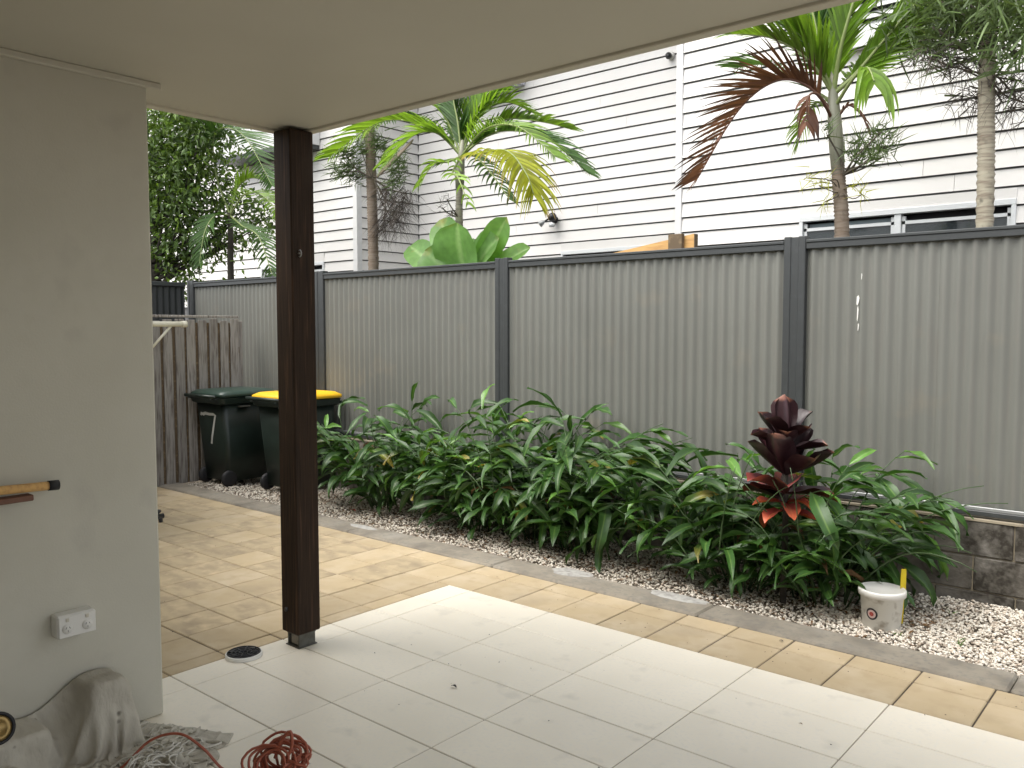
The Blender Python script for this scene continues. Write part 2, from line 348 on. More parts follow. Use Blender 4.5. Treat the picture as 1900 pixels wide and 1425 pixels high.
# garden bed: soil sheet and pebbles
b = MB(); nx, ny = 60, 8; vs = []; fs = []
def bedz(x, y): return -.012+.035*max(0, (y-.69)/.93)*(.6+.4*math.sin(x*1.3))+.012*math.sin(x*5+y*7)
for i in range(nx+1):
    for j in range(ny+1):
        x = -8+12.2*i/nx; y = .67+.98*j/ny; vs.append((x, y, bedz(x, y)-.012))
for i in range(nx):
    for j in range(ny): a = i*(ny+1)+j; fs.append((a, a+ny+1, a+ny+2, a+1))
b.add(vs, fs); struct(obj('garden_bed', b, mat('sandy_bed', (.20, .17, .13), .95, noise=(9, (.12, .10, .075), .4, .7), bump=(60, .6, .01)), None, True))
def gravel():
    # irregular pebbles, three base colours, one joined mesh
    base = np.array([(1, 0, 0), (-1, 0, 0), (0, 1, 0), (0, -1, 0), (0, 0, 1), (0, 0, -1), (.6, .6, .5), (-.6, .6, .5), (.6, -.6, .5), (-.6, -.6, .5)], float)
    tris = np.array([(6, 4, 0), (6, 2, 4), (6, 0, 2), (7, 4, 2), (7, 1, 4), (7, 2, 1), (8, 0, 4), (8, 4, 3), (8, 3, 0), (9, 4, 1), (9, 3, 4), (9, 1, 3), (0, 5, 2), (2, 5, 1), (1, 5, 3), (3, 5, 0)])
    P = []
    n = 30000; xx = rng.uniform(-6.5, 3.2, n); yy = rng.uniform(.685, 1.6, n)
    # denser towards the near right
    keep = (xx > -2.4) | (rng.random(n) < .8); xx = xx[keep]; yy = yy[keep]
    n2 = 12000; xx = np.r_[xx, rng.uniform(-.1, 2.4, n2)]; yy = np.r_[yy, rng.uniform(.69, 1.6, n2)]
    n = len(xx); s = rng.uniform(.0055, .0115, n)
    zz = np.array([bedz(x, y) for x, y in zip(xx, yy)])+rng.uniform(-.004, .012, n)
    sc = np.stack([s*rng.uniform(.8, 1.5, n), s*rng.uniform(.7, 1.2, n), s*rng.uniform(.5, .85, n)], 1)
    V = base[None]*(1+rng.uniform(-.22, .22, (n, 10, 1)))*sc[:, None, :]
    a = rng.uniform(0, 6.28, n); ca, sa = np.cos(a)[:, None], np.sin(a)[:, None]
    tl = rng.uniform(-.6, .6, n); ct, st = np.cos(tl)[:, None], np.sin(tl)[:, None]
    X, Y, Z = V[..., 0], V[..., 1], V[..., 2]
    X, Z = X*ct-Z*st, X*st+Z*ct; X, Y = X*ca-Y*sa, X*sa+Y*ca
    V = np.stack([X+xx[:, None], Y+yy[:, None], Z+zz[:, None]], -1).reshape(-1, 3)
    T = (tris[None]+10*np.arange(n)[:, None, None]).reshape(-1, 3)
    me = bpy.data.meshes.new('gravel'); me.vertices.add(len(V)); me.vertices.foreach_set('co', V.ravel())
    me.loops.add(T.size); me.loops.foreach_set('vertex_index', T.ravel()); me.polygons.add(len(T)); me.polygons.foreach_set('loop_start', np.arange(0, T.size, 3))
    me.polygons.foreach_set('use_smooth', np.ones(len(T), bool))
    me.update(calc_edges=True)
    at_ = me.attributes.new('rnd', 'FLOAT', 'POINT'); at_.data.foreach_set('value', np.repeat(rng.random(n), 10))
    m = bpy.data.materials.new('pebble'); m.use_nodes = True; t = m.node_tree; bb = t.nodes['Principled BSDF']; bb.inputs['Roughness'].default_value = .75
    aa = t.nodes.new('ShaderNodeAttribute'); aa.attribute_name = 'rnd'; cr = t.nodes.new('ShaderNodeValToRGB'); t.links.new(aa.outputs['Fac'], cr.inputs[0])
    el = cr.color_ramp.elements; el[0].position = 0; el[0].color = (.15, .125, .10, 1); el[1].position = 1; el[1].color = (.80, .75, .66, 1)
    for p, c in ((.10, (.32, .26, .20)), (.17, (.60, .50, .40)), (.22, (.60, .53, .44)), (.45, (.68, .62, .53)), (.7, (.74, .69, .60))):
        e = el.new(p); e.color = (*c, 1)
    t.links.new(cr.outputs[0], bb.inputs['Base Color']); me.materials.append(m)
    o = link('gravel', me); tag(o, 'cream and tan pebbles covering the garden bed along the fence', 'gravel', None, 'stuff')
gravel()

# ------------------------------------------------------------------ retaining wall
YF = 1.62
rw = thing('retaining_wall', 'stained grey concrete block retaining wall under the metal fence', 'wall', (0, YF+.1, 0))
b = MB(); b.box(-8.05, 4.3, YF+.012, YF+.188, -.05, .492); obj('mortar_core', b, M['blocktop'], rw)
for c, (z0, off) in enumerate(((-.11, .37), (.09, .565), (.29, .355))):
    x = off-.41*21
    while x < 4.3:
        x1 = min(x+.41, 4.3)
        if x1 > -8.05 and x1-max(x, -8.05) > .06:
            q = MB(); q.cbox(max(x, -8.05)+.004, x1-.004, YF+random.uniform(-.003, .003), YF+.2, z0+.004, z0+.197, .006)
            obj('block', q, M['block'], rw)
        x += .41
b = MB(); b.box(-8.05, 4.3, YF-.004, YF+.2, .4905, .503); obj('mortar_cap', b, M['blocktop'], rw)

# ------------------------------------------------------------------ corrugated fence
def wave_sheet(x0, x1, z0, z1, y, amp=.009, pitch=.0762, axis='x'):
    n = max(8, int((x1-x0)/pitch*10)); vs = []; fs = []
    for i in range(n+1):
        x = x0+(x1-x0)*i/n; w = y+amp*math.sin(2*math.pi*x/pitch)
        for z in (z0, z1): vs.append((x, w, z) if axis == 'x' else (w, x, z))
    for i in range(n): fs.append((2*i, 2*i+2, 2*i+3, 2*i+1))
    m = MB().add(vs, fs)
    return m
ZB, ZT = .535, 2.125
fence = thing('metal_fence', 'long grey corrugated metal fence with dark posts and rails', 'fence', (-2, YF+.06, .5))
posts = [-7.93, -5.42, -2.98, -.51, 1.95]
YS = YF+.05
def fence_post(x, z0=.503, z1=2.155):
    q = MB()
    q.cbox(x-.07, x-.024, YS-.034, YS+.034, z0, z1, .004); q.cbox(x+.024, x+.07, YS-.034, YS+.034, z0, z1, .004)
    q.box(x-.0235, x+.0235, YS-.028, YS+.028, z0, z1-.004)
    o = obj('post', q, M['post_steel'], fence); return o
for x in posts: fence_post(x)
for a, c in zip(posts[:-1], posts[1:]):
    x0, x1 = a+.0705, c-.0705
    n = 3; w = (x1-x0)/n
    for k in range(n):
        s0 = x0+k*w-(.02 if k else 0); q = wave_sheet(s0, x0+(k+1)*w, ZB+.03, ZT-.02, YS+(.0015 if k % 2 else 0))
        obj('corrugated_sheet', q, M['fence'], fence, True)
    q = MB(); q.cbox(x0, x1, YS-.026, YS+.026, ZT-.052, ZT-.014, .003); q.cbox(x0, x1, YS-.031, YS+.031, ZT-.0138, ZT+.006, .004)
    obj('top_rail', q, M['post_steel'], fence)
    q = MB(); q.cbox(x0, x1, YS-.03, YS+.026, ZB-.018, ZB+.012, .004); obj('bottom_rail', q, M['post_steel'], fence)
    q = MB(); q.cbox(x0, x1, YS-.027, YS-.012, ZB+.0125, ZB+.034, .003); obj('rail_capping', q, M['rail_light'], fence)
# paint drip on the right bay
q = MB()
for (u, v, w, h) in ((1592, 556, 3, 9), (1591.5, 580, 1.5, 14), (1592.5, 606, 1.1, 7), (1599, 512, .9, 6)):
    p = at(u, v, YS-.0112); s = 1/330
    q.add([(p.x-w*s, p.y, p.z-h*s), (p.x-w*s*.3, p.y-.0006, p.z-h*1.3*s), (p.x+w*s*.5, p.y, p.z-h*s*.6), (p.x+w*s, p.y, p.z+h*s*.4), (p.x+w*.3*s, p.y-.0006, p.z+h*s), (p.x-w*.8*s, p.y, p.z+h*.7*s)], [(0, 1, 2, 3, 4, 5)])
obj('paint_drip', q, M['white'], fence)
# return fence at the back
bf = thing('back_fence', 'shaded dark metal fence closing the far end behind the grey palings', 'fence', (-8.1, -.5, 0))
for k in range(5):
    obj('corrugated_sheet', wave_sheet(1.6-.76*(k+1)-.02, 1.6-.76*k, .03, 2.1, -7.99+(.0015 if k % 2 else 0), axis='y'), M['fence_shaded'], bf, True)
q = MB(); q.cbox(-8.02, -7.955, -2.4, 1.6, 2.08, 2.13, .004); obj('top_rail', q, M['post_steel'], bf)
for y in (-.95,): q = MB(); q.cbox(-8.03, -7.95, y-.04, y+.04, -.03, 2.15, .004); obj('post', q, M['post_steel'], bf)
# ------------------------------------------------------------------ paling gate
pf = thing('paling_fence', 'weathered grey timber paling fence beside the two wheelie bins', 'fence', (-6.5, .4, 0))
for k in range(17):
    y = 1.345-.125*k+random.uniform(-.004, .004); h = 1.675+random.uniform(-.02, .015); q = MB(); q.cbox(-6.512, -6.495, y-.047, y+.047, .0, h, .003)
    o = obj('paling', q, M['paling'], pf)
for k in range(17):
    y = 1.2825-.125*k; q = MB(); q.cbox(-6.532, -6.5145, y-.045, y+.045, .0, 1.64, .003); obj('paling', q, M['oldtimber'], pf)  # back row added in dark timber, standing in for shade between palings
for z in (.35, 1.35): q = MB(); q.cbox(-6.575, -6.533, -.66, 1.42, z-.035, z+.035, .003); obj('rail', q, M['oldtimber'], pf)
q = MB(); q.cbox(-6.63, -6.5335, 1.38, 1.46, 0, 1.66, .004); obj('post', q, M['paling'], pf)
q = MB(); q.cbox(-6.535, -6.505, -.66, 1.40, 1.69, 1.715, .003); obj('top_capping', q, M['paling'], pf)

# ------------------------------------------------------------------ our house: walls, roof
hw = thing('house_wall', 'cream rendered house wall at the left edge of the patio', 'wall', (-1.63, -2.01, 0))
b = MB(); b.cbox(-4.4, -1.63, -7.2, -2.01, 0.001, 2.5285, .008); obj('rendered_wall', b, M['render'], hw)
b = MB(); b.box(-8.0, -4.402, -7.2, -.68, -.001, 2.9); obj('rendered_wing', b, M['render'], hw)
b = MB(); b.box(-1.629, 4.3, -7.2, -6.9, 0.001, 2.5285); obj('unseen_rear_wall', b, M['unseen_dark'], hw)  # unseen wall added behind the camera to darken the patio
b = MB(); b.cbox(-1.6295, -1.605, -6.89, -1.965, 2.503, 2.5288, .004); obj('cornice', b, M['ceiling'], hw)
roof = thing('patio_roof', 'flat cream patio ceiling with edge trim overhead', 'roof', (-1.96, -1.09, 2.53))
RX, RY, RR = -1.955, -1.095, 4.6
b = MB(); b.box(RX+.003, RR, -7.2, RY-.003, 2.529, 2.62); obj('ceiling', b, M['ceiling'], roof)
b = MB(); b.cbox(RX-.012, RX+.036, -7.2, RY+.012, 2.517, 2.70, .003); obj('edge_trim', b, M['trim'], roof)
b = MB(); b.cbox(RX+.0365, RR, RY-.036, RY+.012, 2.517, 2.70, .003); obj('edge_trim', b, M['trim'], roof)
b = MB(); b.cbox(RX-.035, RX-.0125, -7.2, RY+.035, 2.53, 2.72, .003); obj('fascia', b, M['trim'], roof)
b = MB(); b.cbox(RX-.012, RR, RY+.0125, RY+.035, 2.53, 2.72, .003); obj('fascia', b, M['trim'], roof)
b = MB(); b.box(RX, RR, -7.2, RY, 2.71, 2.78); obj('roof_sheet', b, M['post_steel'], roof)
for xx in (-.55, .65, 1.85):  # sheet joints in the ceiling
    b = MB(); b.box(xx-.0015, xx+.0015, -6.88, RY-.04, 2.5275, 2.5289)
b = MB(); b.box(1.849, 1.852, -6.88, RY-.04, 2.5278, 2.5289); obj('ceiling_joint', b, M['trim'], roof)

# ------------------------------------------------------------------ timber post
PX, PY = -1.853, -1.178
pt = thing('timber_post', 'dark stained square timber post holding up the patio roof', 'post', (PX, PY, 0))
q = MB(); q.cbox(PX-.0675, PX+.0675, PY-.0675, PY+.0675, .072, 2.516, .006); obj('shaft', q, M['post'], pt)
q = MB(); q.box(PX-.05, PX+.05, PY-.05, PY+.05, .062, .0715); q.box(PX-.048, PX-.04, PY-.047, PY+.047, .006, .0615); q.box(PX+.04, PX+.048, PY-.047, PY+.047, .006, .0615); q.cbox(PX-.055, PX+.055, PY-.055, PY+.055, .0005, .0055, .001); obj('base_bracket', q, M['iron'], pt)
q = MB(); q.cbox(PX-.036, PX+.036, PY-.036, PY+.036, .006, .0615, .004); obj('concrete_pad', q, M['kerb'], pt)
q = MB(); p0 = Vector((PX+.0675, PY-.03, 1.93))
q.tube([p0+Vector((.025*math.sin(t)*0+.012+.012*math.cos(t), .0, .016*math.sin(t))) for t in np.linspace(-2.2, 2.2, 10)], .003, 6); q.tube([p0, p0+Vector((.012, 0, 0))], .004, 6)
obj('hook', q, M['rail_light'], pt, True)
q = MB(); q.lathe([(0, .012), (.009, .012), (.011, .006), (.011, 0)], (PX-.02, PY-.0675, .19), 8, (0, -1, 0)); q.lathe([(0, .012), (.009, .012), (.011, 0)], (PX-.0675, PY-.045, .19), 8, (-1, 0, 0)); obj('bolt_head', q, M['dark'], pt)

# ------------------------------------------------------------------ things on the house wall
wx = -1.6295
ob = thing('power_outlet', 'white surface mounted double power point on the house wall', 'power outlet', (wx, -2.36, .485))
q = MB(); q.cbox(wx, wx+.06, -2.432, -2.296, .442, .527, .006); obj('box', q, M['white'], ob)
q = MB(); q.cbox(wx+.0605, wx+.068, -2.430, -2.298, .445, .524, .003); obj('face_plate', q, M['white'], ob)
for yy in (-2.40, -2.33):
    q = MB(); q.lathe([(0, .0052), (.017, .005), (.019, 0)], (wx+.0682, yy, .478), 16, (1, 0, 0)); obj('socket', q, M['white'], ob, True)
    q = MB()
    for dy, dz, r in ((-.006, .005, .5), (.006, .005, -.5), (0, -.007, 0)):
        c_ = math.cos(r)*.004; s_ = math.sin(r)*.004
        q.tube([(wx+.0732, yy+dy-s_, .478+dz-c_), (wx+.0732, yy+dy+s_, .478+dz+c_)], .0011, 5)
    obj('pin_slot', q, M['iron'], ob)
    q = MB(); q.cbox(wx+.0682, wx+.072, yy-.006, yy+.006, .504, .517, .0015); obj('switch', q, M['trim'], ob)
pl = thing('wooden_pole', 'wooden pole with black end cap lying level along the house wall', 'pole', (-1.57, -2.9, 1.0))
q = MB(); q.tube([(-1.585, -3.6, 1.045), (-1.585, -2.432, 1.008)], .0155, 14); obj('shaft', q, M['timber'], pl, True)
q = MB(); q.tube([(-1.585, -2.440, 1.0083), (-1.585, -2.405, 1.007)], .018, 14); obj('end_cap', q, M['black_rubber'], pl, True)
wb = thing('wall_strip', 'small reddish brown ledge on the wall under the pole', 'strip', (-1.6, -2.9, .97))  # board and bracket stand in for a reddish brown strip under the pole
q = MB(); q.cbox(wx, wx+.05, -3.5, -2.49, .963, .984, .003); obj('board', q, mat('red_brown_strip', (.14, .06, .035), .6, noise=(9, (.2, .1, .06), .4, .7)), wb)
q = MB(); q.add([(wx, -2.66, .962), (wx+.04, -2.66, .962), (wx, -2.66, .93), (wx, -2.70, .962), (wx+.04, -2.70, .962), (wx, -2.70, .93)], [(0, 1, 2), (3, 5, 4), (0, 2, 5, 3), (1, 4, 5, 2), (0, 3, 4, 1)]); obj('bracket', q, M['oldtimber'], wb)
tp = thing('garden_tap', 'small black garden tap poking out past the wall end', 'tap', (-1.75, -2.0, .79))
q = MB(); q.tube([(-1.75, -2.009, .79), (-1.75, -1.93, .79)], .011, 10); q.tube([(-1.75, -1.945, .79), (-1.75, -1.94, .765)], .009, 8); obj('spout', q, M['dark'], tp, True)
q = MB(); q.lathe([(0, .02), (.018, .018), (.02, .01), (.008, 0)], (-1.75, -1.96, .80), 10); obj('handle', q, M['dark'], tp, True)
cl = thing('clothesline_bracket', 'cream metal clothesline bracket sticking out past the house wall', 'clothesline', (-4.6, -.68, 1.6))
q = MB(); q.cbox(-4.63, -4.57, -.68, -.5, 1.57, 1.66, .006) if False else None
q = MB(); q.tube([(-4.6, -.679, 1.61), (-4.6, -.25, 1.61)], .021, 12); obj('arm', q, M['cream_metal'], cl, True)
q = MB(); q.tube([(-4.6, -.285, 1.61), (-4.6, -.245, 1.61)], .026, 12); obj('end_cap', q, M['cream_metal'], cl, True)
q = MB(); q.tube([(-4.6, -.555, 1.40), (-4.6, -.37, 1.595)], .010, 8); obj('brace', q, M['cream_metal'], cl, True)
q = MB(); q.tube([(-4.6, -.55, 1.38), (-4.6, -.55, 1.66)], .024, 10); obj('upright', q, M['cream_metal'], cl, True)
q = MB(); q.tube([(-4.6, -.679, 1.41), (-4.6, -.55, 1.41)], .012, 8); obj('stay', q, M['cream_metal'], cl, True)

# drain cap
dr = thing('floor_drain', 'round white floor drain with black grate beside the post', 'drain', (-1.93, -1.46, 0))
dc = (-1.93, -1.455, .0006)
q = MB(); q.lathe([(.086, 0), (.086, .014), (.084, .018), (.080, .019), (.079, .010), (0, .010)], dc, 32); obj('rim', q, M['white'], dr, True)
q = MB()
for r in (.076, .056, .038, .02): q.tube([(dc[0]+r*math.cos(a), dc[1]+r*math.sin(a), .020) for a in np.linspace(0, 2*math.pi, 25)], .0035, 5, False)
for a in np.linspace(0, 2*math.pi, 9)[:-1]: q.tube([(dc[0]+.012*math.cos(a), dc[1]+.012*math.sin(a), .0205), (dc[0]+.074*math.cos(a), dc[1]+.074*math.sin(a), .0205)], .0035, 5)
q.lathe([(.075, 0), (0, .001)], (dc[0], dc[1], .0135), 24); obj('grate', q, M['dark'], dr, True)

# ------------------------------------------------------------------ wheelie bins
def rrect(cx, cy, w, d, r, z, n=4):
    out = []
    for sx, sy, a0 in ((1, 1, 0), (-1, 1, 90), (-1, -1, 180), (1, -1, 270)):
        for k in range(n+1):
            a = R_(a0+90*k/n); out.append((cx+sx*(w/2-r)+r*math.cos(a), cy+sy*(d/2-r)+r*math.sin(a), z))
    return out
def loft(q, rings, cap0=True, cap1=True):
    n = len(rings[0]); vs = [p for r in rings for p in r]; fs = []
    for i in range(len(rings)-1):
        for k in range(n): fs.append((i*n+k, i*n+(k+1) % n, (i+1)*n+(k+1) % n, (i+1)*n+k))
    if cap0: fs.append(tuple(range(n))[::-1])
    if cap1: fs.append(tuple((len(rings)-1)*n+k for k in range(n)))
    return q.add(vs, fs)
def wheelie(cx, cy, lidm, label, seven=False, W_=.56, D_=.60, H_=.90):
    b = thing('wheelie_bin', label, 'bin', (cx, cy, 0), 'wheelie bins by the paling fence')
    q = MB(); loft(q, [rrect(cx, cy+.02, W_*.80, D_*.76, .05, .055), rrect(cx, cy+.015, W_*.86, D_*.83, .05, .35), rrect(cx, cy, W_*.95, D_*.93, .05, H_-.03)]); obj('body', q, M['bin'], b, True)
    q = MB(); loft(q, [rrect(cx, cy, W_*.95, D_*.93, .05, H_-.075), rrect(cx, cy, W_+.03, D_+.02, .05, H_-.06), rrect(cx, cy, W_+.05, D_+.05, .05, H_-.005), rrect(cx, cy, W_+.03, D_+.03, .05, H_)]); obj('rim', q, M['bin'], b)
    q = MB(); loft(q, [rrect(cx, cy+.01, W_+.03, D_+.04, .05, H_+.002), rrect(cx, cy+.01, W_+.06, D_+.07, .06, H_+.008), rrect(cx, cy+.01, W_+.055, D_+.065, .06, H_+.035), rrect(cx, cy+.01, W_-.04, D_-.03, .06, H_+.062), rrect(cx, cy+.01, W_-.2, D_-.2, .06, H_+.07)]); obj('lid', q, lidm, b, True)
    q = MB(); q.tube([(cx-W_/2+.0, cy-D_/2-.07, H_+.01), (cx+W_/2, cy-D_/2-.07, H_+.01)], .018, 10)
    for s in (-1, 1): q.cbox(cx+s*.2-.02, cx+s*.2+.02, cy-D_/2-.08, cy-D_/2+.02, H_-.02, H_+.005, .004)
    obj('handle', q, M['bin'], b, True)
    for s in (-1, 1):
        q = MB(); q.lathe([(0, -.022), (.06, -.022), (.08, -.016), (.085, 0), (.08, .016), (.06, .022), (0, .022)], (cx+s*W_*.38, cy-D_*.33, .085), 20, (1, 0, 0)); obj('wheel', q, M['black_rubber'], b, True)
    q = MB(); q.tube([(cx-W_*.36, cy-D_*.33, .085), (cx+W_*.36, cy-D_*.33, .085)], .01, 8); obj('axle', q, M['iron'], b)
    q = MB(); q.cbox(cx-W_/2+.0, cx+W_/2, cy+D_/2+.02, cy+D_/2+.05, H_-.06, H_-.03, .01); obj('front_lip', q, M['bin'], b)
    q = MB(); q.cbox(cx+W_*.475+.002, cx+W_/2+.03, cy-.12, cy+.0, H_-.10, H_-.088, .002); obj('label_tab', q, M['iron'], b)
    if seven:
        pts = [(-.20, .70), (-.195, .725), (-.175, .715), (-.15, .728), (-.11, .722), (-.065, .725), (-.045, .715), (-.06, .66), (-.08, .58), (-.10, .50), (-.115, .42)]
        q = MB(); yb = lambda z: cy-D_*(.83+(.10)*(z-.35)/.52)/2+.015*(1-(z-.35)/.52)-.0025
        V = []
        for i, (px, pz) in enumerate(pts):
            a = Vector(pts[min(i+1, len(pts)-1)])-Vector(pts[max(i-1, 0)]); a.normalize(); n_ = Vector((-a.y, a.x))*random.uniform(.013, .018)
            for s in (1, -1): zz = pz+n_.y*s; V.append((cx+(px+.2)*1.75-.2+n_.x*s+.03, yb(zz), zz))
        q.add(V, [(2*i, 2*i+1, 2*i+3, 2*i+2) for i in range(len(pts)-1)]); obj('painted_number', q, M['chalk'], b)
    return b
wheelie(-6.15, 1.10, M['binlid'], 'dark green wheelie bin with green lid and a white number 7', True)
wheelie(-5.31, 1.27, M['yellow'], 'dark green wheelie bin with a bright yellow lid behind the post')
exec_after = []

# ------------------------------------------------------------------ bucket
bk = thing('bucket', 'white plastic bucket with lid and round logo on the gravel', 'bucket', (.285, .93, 0))
bc = (.285, .93, .0); 
q = MB(); q.lathe([(0, .004), (.088, .004), (.093, .01), (.106, .185), (.110, .187), (.110, .195)], bc, 32); obj('body', q, mat('scuffed_white_plastic', (.68, .67, .62), .5, noise=(13, (.35, .32, .26), .58, .72)), bk, True)
q = MB(); q.lathe([(.112, .178), (.117, .18), (.119, .205), (.115, .213), (.106, .213), (.104, .206), (0, .205)], bc, 32); obj('lid', q, M['white'], bk, True)
dirv = (CAM-Vector(bc)).normalized(); ang = math.atan2(dirv.y, dirv.x)-R_(28)
def on_bucket(a, z, r0=.0015): rr = .093+(.013)*(z-.01)/.175+r0; return (bc[0]+rr*math.cos(a), bc[1]+rr*math.sin(a), z)
def disc(q, r1, r0, zc, off, n=24, squash=1):
    vs = []; fs = []
    for k in range(n):
        t = 2*math.pi*k/n
        for r in (r0, r1): vs.append(on_bucket(ang+r*math.cos(t)/.1, zc+r*math.sin(t), off))
    for k in range(n): j = (k+1) % n; fs.append((2*k, 2*k+1, 2*j+1, 2*j))
    q.add(vs, fs)
q = MB(); disc(q, .031, .022, .095, .0015); obj('logo_ring', q, M['dark'], bk)
q = MB(); disc(q, .012, 0.0005, .095, .0025, 12); obj('logo_mark', q, mat('logo_red', (.30, .05, .04), .5), bk)
q = MB(); disc(q, .0215, .0125, .095, .002); obj('logo_inner_ring', q, mat('logo_pink', (.5, .36, .33), .5), bk)
pb = thing('yellow_handle', 'yellow plastic handle standing up behind the bucket lid', 'tool handle', (.37, .99, 0))
p0 = Vector((.355, 1.04, .0)); p1 = at(1677, 1056, 1.0)
dd = (p1-p0)
q = MB(); pts = [p0+dd*t for t in (0, .45, .62, .9, 1)]
wv = [.006, .007, .014, .013, .012]; vs = []
sd_ = Vector((.76, .65, 0)); nn = dd.cross(sd_).normalized()
for p, w in zip(pts, wv): vs += [p-sd_*w-nn*.004, p+sd_*w-nn*.004, p+sd_*w+nn*.004, p-sd_*w+nn*.004]
fs = [(4*i+k, 4*i+(k+1) % 4, 4*i+4+(k+1) % 4, 4*i+4+k) for i in range(4) for k in range(4)]+[(0, 1, 2, 3), (19, 18, 17, 16)]
obj('grip', q.add(vs, fs), mat('yellow_grip', (.72, .55, .02), .45), pb)

# ------------------------------------------------------------------ leaf meshes
def leaf_mesh(name, L_, W_, m, droop=.5, cup=.15, wave=.06, twist=0, n=7, tipw=0, seed=0, widest=.4, cross=4, rnd=1.25):
    """blade along +X, normal +Z, drooping to -Z; a real curved surface"""
    rr = random.Random(seed); q = MB(); vs = []; uv = []; fs = []
    ph = rr.uniform(0, 6); x = 0; z = 0; a = rr.uniform(-.1, .15)
    for i in range(n+1):
        t = i/n
        w = W_/2*max(.03, (math.sin(math.pi*min(1, t/(2*widest)))if t < widest else math.cos(math.pi/2*((t-widest)/(1-widest))**rnd)**(.55 if rnd > 2 else 1)))
        if t < .06: w = W_*.08
        tw = twist*t
        for j in range(cross+1):
            s = j/cross*2-1; yy = s*w
            zz = abs(s)**1.3*w*cup*2+wave*W_*math.sin(t*13+ph+s*1.6)*abs(s)
            vs.append((x-zz*math.sin(a)*-1*0+zz*math.sin(-a), yy*math.cos(tw)-zz*math.sin(tw), z+zz*math.cos(a)*math.cos(tw)+yy*math.sin(tw))); uv.append((j/cross, t))
        x += L_/n*math.cos(a); z += L_/n*math.sin(a); a -= droop/n*(.4+1.4*t)
    for i in range(n):
        for j in range(cross): k = i*(cross+1)+j; fs.append((k, k+cross+1, k+cross+2, k+1))
    q.cr = rr.random(); q.add(vs, fs, uv); return q.mesh(name, m, True)
def orient(o, pos, fwd, up):
    x = Vector(fwd).normalized(); z = Vector(up); z = (z-x*z.dot(x))
    if z.length < 1e-3: z = x.orthogonal()
    z.normalize(); y = z.cross(x); o.matrix_basis = Matrix(((x.x, y.x, z.x, pos[0]), (x.y, y.y, z.y, pos[1]), (x.z, y.z, z.z, pos[2]), (0, 0, 0, 1)))
G = [leaf_mesh('ginger_leaf', random.uniform(.28, .40), random.uniform(.056, .078), M['ginger'], droop=random.uniform(.8, 2.2), cup=random.uniform(.1, .35), wave=.13, twist=random.uniform(-.7, .7), seed=i) for i in range(12)]
GL = [leaf_mesh('ginger_leaf_light', random.uniform(.2, .3), random.uniform(.045, .06), M['ginger_light'], droop=random.uniform(.3, 1.3), cup=.25, wave=.12, twist=random.uniform(-.6, .6), seed=30+i) for i in range(4)]
M['ginger_yellow'] = leaf_mat('ginger_leaf_yellow', (.07, .13, .025), (.2, .25, .06), .42, .2, .5, ((.34, .27, .05), .45, .95))
GY = [leaf_mesh('ginger_leaf_yellow', .27, .06, M['ginger_yellow'], droop=1.3, cup=.3, wave=.15, twist=.5, seed=60+i) for i in range(2)]
GD = [leaf_mesh('ginger_leaf_dead', .2, .035, M['ginger_dead'], droop=1.8, cup=.5, wave=.2, twist=.8, seed=50+i) for i in range(2)]
